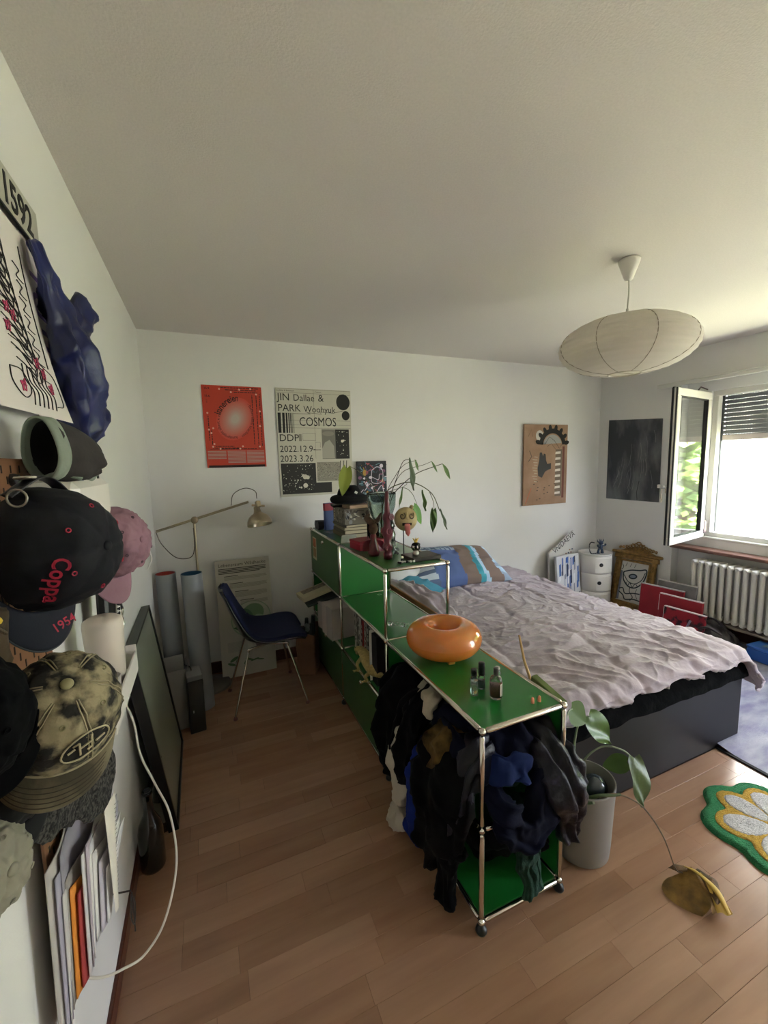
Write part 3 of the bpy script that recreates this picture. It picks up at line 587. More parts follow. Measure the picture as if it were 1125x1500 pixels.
# ------------------------------------------------------------------ mask ball on a stick, tray, small figures
tr = B(F('3a342c', .5)); tr.box((1.39, .905, ZP+.010), (.17, .135, .02), R=Matrix.Rotation(.05, 3, 'Z'), bev=.002); tr.build('dark_slab', label='flat dark brown slab under the masked ball on the shelf top', cat='slab')
mk = thing('tongue_ball', 'cream ball face with swirl eyes sticking out a pink tongue, on a black rod', 'sculpture', (1.33, .92, ZP+.02))
mc = V(1.325, .95, 1.30); CR = mat('cream_ceramic', 'b3a074', .4, noi=(20, .1)); b = B(CR); b.ball(mc, (.062, .06, .064), 28, 18); b.ball(mc+V(.03, -.01, .06), (.012, .012, .014), 10, 8); b.build('ball', mk)
fd = V(-.32, -.94, .1).normalized(); rt_ = V(.947, -.322, 0); upv = fd.cross(rt_)*-1; upv = rt_.cross(fd)*-1 if (rt_.cross(fd)).z < 0 else rt_.cross(fd)
Mf = frame(mc, rt_, upv)
def onb(x, y, e=0): r = .0625+e; return V(x, y, sqrt(max(1e-6, r*r-x*x-y*y)))
b = B(F('5d4f36', .5), Mf)
for s_ in (-1, 1): b.tube([onb(s_*.02+.004*s_+ (.004+.0009*k)*cos(k*.55), .018+(.006+.0011*k)*sin(k*.55)) for k in range(14)], .0028, 6)
b.build('eye', mk)
b = B(CR, Mf); b.tube([onb(0, .035), onb(0, .02, .006), onb(0, .002, .008)], [.004, .006, .007], 8); b.build('nose', mk)
b = B(F('2a1c14', .5), Mf); b.grid(lambda u, v: onb((u-.5)*.05, -.018-.014*v, .0012), 8, 3); b.build('mouth', mk)
b = B(F('c06a66', .4), Mf); tg = [onb(0, -.024, 0)+V(0, 0, .0), onb(0, -.03, .008), onb(0, -.045, .012), V(.004, -.07, .05), V(.006, -.088, .046)]; b.tube(catmull(tg, 4), [.013, .015, .015, .013, .004], 12, flat=.3, up=(0, 0, 1)); b.build('tongue', mk)
b = B(BLACKP); b.cyl((1.318, .965, ZP+.02), (1.318, .965, 1.245), .003, n=8); b.build('rod', mk)
# astronaut figure
ac = V(1.357, .90, ZP+.02); t = thing('chrome_skull_figure', 'tiny figure with a black and chrome helmet and yellow crest on the dark slab', 'figurine', ac)
b = B(F('b9b6b0', .3, metal=.6)); b.lathe([(.001, 0), (.016, .001), (.018, .012), (.012, .024), (.001, .028)], ac, 14); b.build('body', t)
b = B(CHROME); b.ball(ac+V(0, 0, .045), .025, 20, 12); b.build('helmet', t)
b = B(F('0a0a0c', .15)); 
for x in (-.010, .008): b.ball(ac+V(x, -.0215, .048), (.008, .006, .010), 10, 8)
b.ball(ac+V(0, -.004, .058), (.024, .020, .012), 14, 8); b.build('visor', t)
b = B(F('d9b648', .5)); 
for k in range(5): b.tube([ac+V(0, 0, .066), ac+V(.018*cos(k*1.25), .01*sin(k*1.25), .092)], [.006, .0015], 6)
b.build('crest', t)
gc = V(1.30, 1.06, ZP); t = thing('glass_bear', 'frosted clear bear figurine behind the dark slab', 'figurine', gc); FG = mat('frosted_glass', 'c9cfca', .25, trans=.7)
b = B(FG); b.ball(gc+V(0, 0, .022), (.022, .018, .024)); b.ball(gc+V(0, 0, .056), (.017, .015, .016)); 
for s_ in (-1, 1): b.ball(gc+V(s_*.013, 0, .072), .006, 8, 6); b.tube([gc+V(s_*.018, -.005, .035), gc+V(s_*.028, -.012, .02)], [.007, .005], 8); b.tube([gc+V(s_*.01, -.008, .012), gc+V(s_*.016, -.026, .006)], [.009, .007], 8)
b.build('body', t)
kc = V(1.315, 1.14, ZP); t = thing('silver_trophy', 'dark and silver ornate figurine behind the rod of the ball', 'figurine', kc); b = B(mat('blackened_silver', '6d706c', .25, .9, noi=(45, .9))); b.lathe([(.001, 0), (.03, .002), (.028, .02), (.014, .03), (.03, .06), (.034, .10), (.022, .13), (.03, .15), (.02, .18), (.001, .185)], kc, 12); b.build('body', t)
for k in range(9): b = B(mat('o', '1c1b1b', .3) if k % 2 else F('c9c9c4', .3)); a = k*.7; b.ball(kc+V(.03*cos(a), .03*sin(a), .04+k*.014), .010, 8, 6); b.build('bead', t)
# black and white bead animals
bc = V(1.265, .845, ZP); t = thing('bead_trinket', 'string of black and white beads lying at the front edge of the shelf top', 'trinket', bc); random.seed(12)
pts = [(-.034, 0, 0), (-.024, .008, 0), (-.012, .004, 0), (-.014, .004, .012), (-.012, .006, .024), (0, 0, 0), (.010, -.004, 0), (.020, .002, 0), (.030, -.006, 0), (.040, -.002, 0), (.046, -.010, 0), (.026, -.012, 0), (-.03, -.009, 0)]
for k, p in enumerate(pts): b = B(F('e6e3dc', .3) if k % 3 else F('17151a', .3)); b.ball(bc+V(*p)+V(0, 0, .006), (.008, .0065, .006), 10, 7); b.build('bead', t)
# ================================================================== bed
BK = mat('black_brown_veneer', '101013', .42, spec=.3, noi=(3, .15), stretch=(1, 1, 8))
bed = thing('bed', 'black-brown bed with a tall plain footboard beside the green shelf', 'bed', (2.3, 1.2, 0))
b = B(BK); b.box((2.27, .245, .2), (1.55, .05, .40), bev=.003); b.build('footboard', bed)
b = B(BK); b.box((3.02, 1.3, .16), (.04, 2.05, .32), bev=.003); b.build('side_rail', bed)
b = B(BK); b.box((1.52, 1.3, .16), (.04, 2.05, .32), bev=.003); b.build('side_rail', bed)
b = B(mat('black_bedding', '020203', .95, spec=.1, bump=(14, .5, .03))); 
def mtf(u, v):
    x = 1.53+u*1.50; y = .235+v*2.08; e = min(u, 1-u)*1.50; f = min(v, 1-v)*2.08; r = .05; z = .47
    z -= r*(1-sqrt(max(0, 1-(1-min(1, e/r))**2)))+r*(1-sqrt(max(0, 1-(1-min(1, f/r))**2)))
    return V(x, y, z+.006*nz((x*7, y*7, 0)))
b.grid(mtf, 60, 80); b.box((2.28, 1.275, .35), (1.48, 2.06, .15), bev=.02)
b.grid(lambda u, v: V(1.52+u*1.52, .19+.07*v-.02*sin(v*pi)+.012*nz((u*14, v*2, 3)), .385+.09*v+.012*nz((u*9, v*2, 0))), 80, 8)
b.build('mattress', bed)
DUV = mat('grey_mauve_cotton', 'b2a6b1', .9, noi=(6, .06), bump=(38, .5, .008), sheen=.2)
def ridge(p, s): return 1-abs(nz(p, s))*2
X0, X1, Y0, Y1 = 1.50, 3.06, .19, 2.12
def duvet(u, v):
    cx = X0-.02+u*(X1-X0+.20); cy = Y0-.06+v*(Y1-Y0+.06); z = .555; x, y = cx, cy; r = .07
    dx = max(0, cx-(X1-.09)); dy = max(0, (Y0+.05)-cy)
    dyk = dy*(1-.25*max(0, (2.0-cx)/.5) if cx < 2.0 else 1)
    if dx > 0: a = min(dx/r, pi/2*.93); x = X1-.09+r*sin(a)+max(0, dx-r*a)*.35; z -= r*(1-cos(a))+max(0, dx-r*a)*.9
    if dy > 0: a = min(dy/r, pi/2*.8); y = Y0+.05-r*sin(a)-max(0, dy-r*a)*.55; z -= r*(1-cos(a))+max(0, dy-r*a)*.6
    el = max(0, (1.68-cx)/.18); z -= .05*el*el
    z += .03*math.exp(-((cx-2.3)/.5)**2)+.03*max(0, (cy-1.3))
    p = Vector((cx, cy, 0)); wp = p+Vector((nz(p*1.0, 2.3), nz(p+Vector((9, 3, 1)), 2.3), 0))*.13
    # creases: long ones across the bed, finer short ones, quilting puckers
    c1 = ridge(Vector((wp.x*1.1, wp.y*4.6, 1)), 1.7); c2 = ridge(Vector((wp.x*2.6+wp.y*1.5, wp.y*3.5-wp.x, 7)), 3.0); c3 = ridge(Vector((wp.x*3+wp.y*2.0, wp.y*5-1.8*wp.x, 4)), 5.5); c4 = nz(p, 3.0)
    k = .6+.6*(nz(p, 1.3)+.5)
    near = max(0, min(1, (1.05-cy)/.7)); diag = ridge(Vector(((wp.x+wp.y*1.1)*3.4, (wp.y-wp.x)*1.0, 2)), 2.2)
    h = (.011*c1*abs(c1)+.009*max(-.2, c2)**3+.004*max(-.3, c3)**3)*k*(1-.45*near)+.008*c4+.016*near*diag*abs(diag)
    for gx in (1.78, 2.2, 2.62, 2.98): h -= .010*math.exp(-((wp.x-gx)/.02)**2)
    for gy in (.55, .98, 1.42, 1.85): h -= .010*math.exp(-((wp.y-gy)/.02)**2)
    if dx or dy: h *= 1.1
    nx = min(1, dx/r)*.8; ny = min(1, dy/r)*.8
    hem = .015*sin(cx*23+2*nz(p, 5)) if dy > .09 else 0
    return V(x+nx*h, y-ny*h-hem, z+h*(1-.4*max(nx, ny)))
b = B(DUV); b.grid(duvet, 330, 400); dv = b.build('duvet', label='crumpled grey-mauve duvet spread over the bed', cat='duvet')
md = dv.modifiers.new('s', 'SOLIDIFY'); md.thickness = .018; md.offset = -1
# raised fold of the duvet by the shelf
b = B(DUV); cloth(b, [(1.56, 1.95, .60), (1.60, 1.72, .68), (1.62, 1.48, .70), (1.64, 1.22, .66), (1.66, 1.0, .60), (1.72, .86, .555)], [.10, .13, .13, .12, .09, .05], [.03, .05, .06, .06, .05, .02], (1, 0, 0), (7, .12), 3, 64, 12, .008); b.build('rolled_blanket', label='grey blanket bunched up against the back of the shelf', cat='blanket')
b = B(F('9a6a44', .6)); b.box((1.508, 1.28, .735), (.012, 1.10, .035), bev=.003); b.build('wooden_board', label='brown board edge between shelf and blanket', cat='board')
def pillow(name, label, c, sz, R_, mf, mats, seed):
    M_ = Matrix.Translation(c) @ R_.to_4x4(); b = B(None, M_)
    for m in mats: b.use(m)
    b.cur = 0
    def fn(sg):
        def g(u, v):
            x = (u-.5)*2; y = (v-.5)*2; e = max(0, (1-abs(x)**2.6))**.5*max(0, (1-abs(y)**2.6))**.5; pin = 1-.07*(1-abs(x))*abs(y)
            q = Vector((x*sz[0]/2*(1-.06*(1-abs(y))), y*sz[1]/2*pin, 0)); wv = ridge(Vector((q.x*5, q.y*9, seed)), 1.4)*.014+.012*nz(q+Vector((0, 0, seed)), 7)
            q.z = sg*(e*sz[2]/2+e*wv); return q
        return g
    b.grid(fn(1), 60, 44, mf=mf); b.grid(fn(-1), 60, 44, mf=mf); return b.build(name, label=label, cat='pillow')
PB = [F('55699a', .9), F('b9c4cf', .9), F('586784', .9), F('7d6a60', .9), F('3f93a6', .9), F('a8c4dc', .9), F('8fa0b4', .9)]
def pat(u, v):
    uu = u+.03*sin(v*7)
    if uu < .30: return PB[1] if int(v*13) % 2 else PB[2]
    if uu < .56: return PB[0] if v < .68 else (PB[6] if int(uu*40) % 2 else PB[2])
    if uu < .69: return PB[3]
    if uu < .74: return PB[4]
    if uu < .78: return PB[5]
    if uu < .92: return PB[3]
    return PB[5] if int(v*9) % 2 else PB[6]
pillow('patterned_pillow', 'pillow in blue stripes, blue and brown patches at the head of the bed', (2.20, 1.93, .715), (.98, .50, .22), Euler((.42, .03, -.02)).to_matrix(), pat, PB, 1)
pillow('white_pillow', 'crumpled white pillow seen under the shelf top', (1.74, 1.98, .72), (.50, .50, .20), Euler((.30, -.1, .1)).to_matrix(), lambda u, v: PW, [PW := F('d5d6da', .9)], 5)
pillow('teal_pillow', 'teal-blue pillow corner between the white and the patterned pillows', (1.83, 1.80, .64), (.44, .36, .14), Euler((.3, .1, .5)).to_matrix(), lambda u, v: PT, [PT := F('3f7f96', .9)], 8)
# bamboo stick leaning between shelf and bed
b = B(F('a8895a', .6)); b.tube([(1.492, .150, .665), (1.585, .33, .73), (1.635, .42, .80)], [.008, .006, .005], 8, flat=.5); b.build('bamboo_stick', label='flat light bamboo stick leaning between the low shelf and the bed', cat='stick')
b = B(F('5b6a34', .8)); b.box((1.515, .13, .665), (.03, .16, .13), R=Matrix.Rotation(.2, 3, 'X'), bev=.003); b.build('olive_board', label='olive board edge between the low shelf and the duvet', cat='board')
# ================================================================== clothes in the low bay
def garment(name, label, col, pieces, seed=0, rough=.95, m=None, cat='clothes'):
    m = m or mat('fabric_'+name, col, rough, noi=(30, .25), bump=(90, .35, .004)); t = None
    if len(pieces) > 1: cs = Vector(pieces[0][0][0]); t = thing(name, label, cat, (cs.x, cs.y, min(Vector(p).z for q in pieces for p in q[0])), 'clothes stuffed into the low shelf')
    for i, (path, hw, th, wd, fo, *nm) in enumerate(pieces):
        b = B(nm[1] if len(nm) > 1 else m); cloth(b, path, hw, th, wd, fo, seed+i*2.3, 60, 9)
        if t: b.build(nm[0] if nm else 'fold', t)
        else: b.build(name, label=label, cat=cat, group='clothes stuffed into the low shelf')
BLK = mat('black_jersey', '030304', .95, spec=.15, bump=(80, .4, .004)); NAV = mat('navy_jersey', '060a20', .9, spec=.15, noi=(8, .3), bump=(60, .4, .004))
garment('black_hoodie', 'black hoodie slung over the middle shelf, hanging out at the far side', '', [([(1.34, .55, .58), (1.20, .55, .63), (1.09, .55, .60), (1.055, .56, .45), (1.05, .58, .30), (1.055, .60, .20)], [.10, .13, .13, .10, .09, .06], [.05, .06, .06, .05, .045, .03], (0, 1, 0), (5, .3), 'body'),
   ([(1.22, .42, .63), (1.09, .38, .60), (1.05, .39, .50), (1.035, .40, .38), (1.03, .41, .28)], [.07, .08, .07, .05, .035], [.05, .05, .04, .035, .03], (0, 1, 0), (4, .25), 'sleeve')], 1, m=BLK)
WH = mat('cream_knit', 'b3a99b', .9, bump=(140, .6, .004), stretch=(1, 1, .3))
garment('cream_sweater', 'cream knitted sweater sleeve with ribbed cuff hanging to the floor', '', [([(1.19, .44, .55), (1.09, .46, .50), (1.05, .485, .36), (1.045, .475, .22), (1.035, .475, .13)], [.05, .06, .05, .045, .045], [.03, .04, .035, .03, .03], (0, 1, 0), (4, .2), 'sleeve'),
   ([(1.035, .475, .135), (1.03, .478, .08), (1.03, .48, .03)], [.036, .036, .035], [.024, .026, .024], (0, 1, 0), (14, .12), 'cuff')], 2, m=WH)
garment('beige_shirt', 'beige shirt collar peeking out between black garments below the shelf top', '', [([(1.28, .52, .66), (1.18, .44, .66), (1.11, .34, .655), (1.09, .30, .60)], [.04, .05, .05, .012], [.02, .02, .02, .01], (0, 1, 0), (3, .2))], 3, m=mat('beige_cotton', 'a89c8c', .9, bump=(60, .4, .004)))
garment('blue_sweatshirt', 'royal blue sweatshirt hanging beside the cream sleeve', '', [([(1.20, .31, .48), (1.10, .30, .50), (1.06, .31, .40), (1.045, .31, .26), (1.04, .31, .14), (1.04, .30, .09)], [.04, .05, .06, .07, .065, .04], [.03, .03, .03, .03, .03, .02], (0, 1, 0), (5, .25))], 4, m=mat('royal_blue_jersey', '14246a', .85, spec=.15, bump=(70, .3, .004)))
garment('camouflage_top', 'brown and ochre patterned top bunched beside the blue sweatshirt', '', [([(1.25, .20, .60), (1.13, .18, .61), (1.075, .20, .55), (1.065, .27, .49), (1.06, .30, .43)], [.06, .07, .06, .05, .03], [.03, .035, .03, .025, .02], (0, 1, .3), (5, .2))], 5, m=mat('camouflage_cloth', '5a4626', .9, spec=.15, noi=(18, .85), bump=(50, .3, .004)))
garment('black_trousers', 'black trousers trailing from the shelf down to the floor', '', [([(1.25, .18, .52), (1.12, .18, .55), (1.06, .19, .44), (1.05, .20, .30), (1.06, .22, .16), (1.08, .24, .13)], [.10, .13, .14, .14, .11, .05], [.05, .06, .05, .05, .05, .03], (0, 1, 0), (6, .3), 'body'),
   ([(1.08, .12, .30), (1.055, .12, .20), (1.045, .11, .10), (1.04, .10, .02)], [.07, .06, .045, .03], [.03, .03, .025, .015], (0, 1, 0), (4, .25), 'leg')], 6, m=BLK)
garment('purple_jacket', 'dark purple shiny jacket sleeve hanging behind the front post', '', [([(1.22, .09, .62), (1.12, .07, .60), (1.07, .06, .50), (1.065, .09, .38), (1.06, .11, .29)], [.04, .05, .06, .055, .035], [.03, .03, .03, .025, .015], (0, 1, 0), (5, .3))], 7, m=mat('purple_nylon', '0c0918', .45, spec=.3, noi=(14, .6, .25, .42), col2='2c2438', bump=(30, .5, .01)))
garment('navy_sweater', 'navy sweater piled high on the middle shelf under the green top', '', [([(1.16, .36, .58), (1.24, .24, .615), (1.30, .12, .605), (1.36, .06, .55)], [.12, .15, .15, .10], [.06, .07, .08, .06], (1, .2, 0), (5, .2), 'body'), ([(1.16, .32, .62), (1.145, .20, .60), (1.16, .09, .57), (1.19, .04, .52)], [.05, .06, .06, .05], [.04, .05, .05, .03], (.5, .5, 0), (5, .2), 'sleeve')], 8, m=NAV)
garment('blue_tshirt', 'folded blue t-shirt just behind the front post, on the middle shelf', '', [([(1.17, .06, .56), (1.21, .01, .575), (1.27, -.005, .56), (1.275, -.01, .52)], [.05, .06, .05, .03], [.022, .025, .022, .015], (.2, .3, 1), (3, .15))], 9, m=mat('blue_jersey', '101e48', .85, spec=.15, bump=(60, .3, .004)))
garment('navy_jumper_loop', 'dark navy jumper looping down over the front edge of the middle shelf', '', [([(1.17, .05, .50), (1.19, -.02, .44), (1.25, -.035, .37), (1.32, -.035, .38), (1.37, -.02, .46), (1.39, .02, .54)], [.06, .07, .07, .07, .06, .05], [.03, .035, .035, .035, .03, .03], (-.3, .2, 1), (5, .25))], 10, m=NAV)
garment('puffer_jacket', 'shiny dark purple and navy jacket bulging out at the right front post', '', [([(1.36, .16, .60), (1.41, .04, .58), (1.435, -.03, .50), (1.455, -.045, .40), (1.465, -.045, .30), (1.475, -.05, .24)], [.08, .09, .075, .055, .045, .015], [.06, .06, .05, .045, .03, .008], (1, .3, 0), (7, .3))], 11, m=mat('dark_satin', '09091a', .38, spec=.35, noi=(16, .6, .2, .40), col2='353252', bump=(25, .6, .012)))
garment('green_scarf', 'dark green knitted scarf hanging down over the bottom front edge', '', [([(1.30, .06, .40), (1.295, -.02, .405), (1.29, -.03, .30), (1.30, -.028, .18), (1.315, -.03, .075)], [.03, .04, .04, .045, .05], [.012, .014, .014, .014, .014], (1, 0, 0), (9, .2))], 12, m=mat('green_wool', '123a2a', .95, noi=(60, .4), bump=(160, .7, .004)))
garment('green_tshirt', 'dark green t-shirt inside the middle compartment', '', [([(1.20, .14, .50), (1.27, .08, .49), (1.33, .08, .47)], [.05, .06, .04], [.04, .05, .04], (0, .4, 1), (4, .2))], 13, m=mat('green_jersey', '103e26', .9, bump=(60, .3, .004)))
garment('black_jeans', 'black jeans heaped on the bottom panel of the low bay', '', [([(1.22, .64, .16), (1.24, .48, .21), (1.28, .32, .22), (1.33, .18, .21), (1.38, .09, .18)], [.12, .15, .15, .14, .09], [.09, .13, .14, .13, .10], (1, 0, 0), (6, .2), 'heap'), ([(1.40, .12, .25), (1.40, .09, .20), (1.405, .07, .12)], [.06, .07, .06], [.04, .05, .05], (1, 0, 0), (4, .2), 'leg'), ([(1.14, .52, .10), (1.16, .34, .12), (1.20, .25, .11)], [.04, .06, .04], [.04, .06, .04], (1, 0, 0), (4, .2), 'leg')], 14, m=BLK)
garment('grey_pullover', 'dark grey pullover pushed to the back of the middle compartment', '', [([(1.30, .66, .50), (1.33, .50, .54), (1.36, .34, .52)], [.10, .11, .08], [.08, .11, .08], (1, 0, 0), (5, .2))], 15, m=mat('charcoal_jersey', '15161c', .9, bump=(60, .3, .004)))
garment('burgundy_socks', 'dark burgundy sock hanging behind the black hoodie', '', [([(1.085, .66, .30), (1.07, .665, .23), (1.07, .66, .15)], [.025, .03, .018], [.015, .015, .01], (0, 1, 0), (4, .2))], 16, m=mat('burgundy_knit', '33161c', .9))
# ================================================================== plant pot on the floor
pc = V(1.682, .085, 0); pot = thing('plant_pot', 'large grey oval planter between the low shelf and the bed', 'pot', pc); POT = mat('grey_planter', '7f7a77', .5, bump=(40, .05, .002))
def ov(r, z, k=0): return lambda t: pc+V(r*1.10*cos(t), r*sin(t), z)
b = B(POT); prf = [(.001, .004), (.085, .0), (.100, .012), (.104, .06), (.110, .22), (.1145, .312), (.1145, .318), (.108, .318), (.104, .22), (.098, .10), (.001, .10)]
b.grid(lambda u, v: (lambda q: pc+V(q[0]*1.06*cos(2*pi*u), q[0]*.98*sin(2*pi*u), q[1]))(prf[min(len(prf)-1, int(round(v*(len(prf)-1))))]), 48, len(prf)-1, cu=True); b.build('vessel', pot)
b = B(mat('dark_soil', '241d18', .95, bump=(60, 1, .01))); b.lathe([(.001, .22), (.105, .215)], pc, 24); b.build('soil', pot)
b = B(mat('dark_stone', '2d3840', .18, noi=(30, .3), coat=.5)); b.ball((1.712, .062, .285), (.054, .048, .046), 28, 18); b.build('stone_ball', label='shiny dark grey-blue stone ball resting in the planter', cat='ball')
b = B(mat('bark', '3b2e22', .9, noi=(30, .5), bump=(40, .8, .01))); b.tube(catmull([(1.65, .07, .22), (1.645, .08, .28), (1.64, .085, .34)], 4), [.035, .03, .008], 9, flat=.4); b.tube([(1.645, .085, .31), (1.66, .075, .305), (1.68, .06, .285)], [.008, .006, .005], 7); b.build('bark_piece', label='piece of dark bark standing in the planter', cat='bark')
fp = thing('floor_plant', 'sparse trailing plant with few big leaves growing in the grey planter', 'plant', pc+V(0, 0, .22))
SG = mat('pale_green_stem', '75826a', .45)
def fs(pts, r=.0035, m=SG, n='stem'): b = B(m); b.tube(catmull(pts, 6), [r*1.3, r, r*.8], 8); b.build(n, fp)
fs([(1.62, .06, .22), (1.60, .04, .32), (1.605, .07, .44), (1.64, .09, .54), (1.665, .09, .565)], .0045)
fs([(1.60, .05, .26), (1.61, .0, .30), (1.60, -.03, .33)], .006); fs([(1.61, .10, .22), (1.60, .13, .36), (1.56, .14, .46), (1.53, .13, .52)], .003)
fs([(1.665, .09, .565), (1.69, .09, .578), (1.70, .08, .58)], .003); fs([(1.53, .05, .62), (1.57, .07, .645), (1.60, .08, .64)], .003)
fs([(1.66, .12, .22), (1.70, .11, .36), (1.77, .08, .43), (1.84, .04, .42), (1.885, .02, .375)], .0038)
fs([(1.64, .0, .28), (1.68, -.02, .325), (1.74, -.045, .32), (1.81, -.08, .27), (1.87, -.12, .16), (1.885, -.16, .06), (1.905, -.175, .045)], .0028, mat('browning_stem', '5d4a30', .6))
fs([(1.61, .02, .30), (1.65, -.01, .325), (1.70, -.03, .325), (1.73, -.04, .325)], .006, mat('dark_green_stem', '46542f', .6))
L1 = mat('dark_green_leaf', '4a6a28', .4, noi=(8, .25)); L2 = mat('dull_green_leaf', '4d5f33', .45, noi=(8, .3))
def lf(a, c_, w_, m, nrm, **k): b = B(m); leaf(b, a, c_, w_, nrm, n=14, **k); b.build('leaf', fp)
lf((1.600, .085, .64), (1.672, .07, .565), .052, L1, (.1, -1, .2), fold=.1)
lf((1.70, .085, .58), (1.765, .03, .475), .058, L1, (0, -1, .5), fold=.15, wav=.08)
lf((1.885, .02, .378), (1.845, -.06, .24), .062, L2, (.1, -.9, .4), fold=.25, wav=.12)
lf((1.86, .03, .365), (1.79, .09, .335), .045, L1, (0, -.5, 1), fold=.1)
# dead leaf on the floor
DL = mat('dead_yellow_leaf', '8c6a30', .75, noi=(18, .25, .35, .6), col2='5f4820', bump=(40, .6, .006)); DB = mat('dead_brown_leaf', '5f431f', .8, noi=(20, .5), bump=(40, .8, .008))
dl = thing('dead_leaf', 'curled dead yellow-brown leaf lying on the floor at the end of its stalk', 'leaf', (1.90, -.24, 0))
LP = frame((1.90, -.225, 0), (.86, -.50, 0), (.50, .86, 0))
b = B(DL, LP)
b.grid(lambda u, v: (lambda w_, t: V((u-.62)*w_*.175, .06-.135*t, .005+.055*min(u/.78, (1.12-u)/.34)**1.2*(1-t*.30)+.003*sin(u*9+t*7)*u))(sin(pi*(v*.85+.13))**.6, v), 18, 18); b.build('blade', dl)
b = B(DB, LP); b.grid(lambda u, v: V(.028+.065*u*sin(pi*(.12+v*.8))+.006*sin(v*9)*u, .055-.125*v+.02*u, .050-.020*u+.022*sin(u*3)*sin(pi*(.1+v*.85))+.006*sin(v*14+u*3)*u), 12, 18)
b.tube(catmull([(-.0, .065, .045), (-.035, .06, .05), (-.06, .065, .042)], 4), [.012, .015, .002], 8, flat=.3); b.build('curled_edge', dl)
b = B(F('c9a64e', .6), LP); b.tube(catmull([(.0, .075, .045), (.02, .03, .068), (.05, -.03, .062), (.065, -.075, .025)], 5), [.003, .007, .012, .008], 8, flat=.4); b.grid(lambda u, v: V(.03+.05*u*v, .03-.10*v, .068-.05*v*v+.006*sin(u*7)), 6, 10); b.build('midrib', dl)
# ================================================================== rugs
rg = thing('flower_rug', 'tufted flower rug in green, yellow and white on the wooden floor', 'rug', (2.52, -.2, 0))
C0 = V(2.515, -.215, 0)
lobes = [(148, .235, .115), (196, .225, .10), (98, .215, .105), (245, .24, .12), (48, .21, .11), (0, .21, .11), (300, .22, .11)]
def tuft(col, nm): return mat(nm, col, .95, noi=(90, .25), bump=(150, 1, .01), stretch=(1, 2.2, 1))
RG, RY, RW = tuft('2f8a58', 'green_tufts'), tuft('d0a640', 'yellow_tufts'), tuft('d9d6da', 'white_tufts')
def fdist(p, lobs, grow):
    d = 9
    for a, l_, w_ in lobs:
        a = radians(a); q = p-C0; s_ = q.x*cos(a)+q.y*sin(a); t_ = -q.x*sin(a)+q.y*cos(a); c_ = l_*.58
        d = min(d, hypot((s_-c_)/(l_*.42+grow), t_/(w_*.5+grow))-1)
    return d
def outline(grow, n=220):
    o = []
    for k in range(n):
        a = 2*pi*k/n; lo, hi = 0, .6
        r = .6
        while r > .01 and fdist(C0+V(cos(a)*r, sin(a)*r, 0), lobes, grow) > 0: r -= .004
        o.append(r)
    return o
def rlayer(grow, z, m, name, sm_=3):
    o = outline(grow); n = len(o)
    for _ in range(sm_): o = [(o[i-1]+o[i]*2+o[(i+1) % n])/4 for i in range(n)]
    b = B(m)
    b.grid(lambda u, v: (lambda k, r: C0+V(cos(2*pi*u)*r, sin(2*pi*u)*r, z*(1-max(0, (v-.93)/.07)**2)+.0025*nz((cos(2*pi*u)*r*60, sin(2*pi*u)*r*160, z))+.001))(int(round(u*n)) % n, o[int(round(u*n)) % n]*v), n, 40, cu=True)
    b.build(name, rg)
rlayer(.075, .016, RG, 'green_border', 14); rlayer(.035, .0195, RY, 'yellow_outline', 3)
for a, l_, w_ in lobes:
    b = B(RW); ar = radians(a); ax = V(cos(ar), sin(ar), 0); sd = V(-sin(ar), cos(ar), 0)
    b.grid(lambda u, v: C0+ax*(l_*.58+cos(2*pi*u)*(l_*.42)*v)+sd*(sin(2*pi*u)*w_*.5*v*(1+.25*cos(2*pi*u)))+V(0, 0, .0235*(1-.5*max(0, (v-.88)/.12))+.002*nz((u*30, v*30, a))), 40, 12, cu=True); b.build('white_petal', rg)
b = B(RY); b.grid(lambda u, v: C0+V(cos(2*pi*u)*.062*v, sin(2*pi*u)*.055*v, .026*(1-.5*max(0, (v-.85)/.15))), 32, 10, cu=True); b.build('yellow_centre', rg)
cp = thing('carpet', 'grey-lilac short pile carpet with black edge along the window wall', 'carpet', (3.6, 0, 0))
b = B(mat('grey_pile', 'b3b2be', .95, noi=(5, .45), col2='8583a0', bump=(120, .8, .006), stretch=(1, 2.5, 1)))
b.grid(lambda u, v: V(2.85+u*1.60, -1.9+v*3.6, .010+.004*nz((u*3, v*6, 0))+.016*math.exp(-((v-.587-.02*u)/.012)**2)), 60, 90); b.build('pile', cp)
b = B(F('0c0c0e', .8)); b.box((2.845, -.1, .004), (.022, 3.6, .008)); b.build('edge_binding', cp)
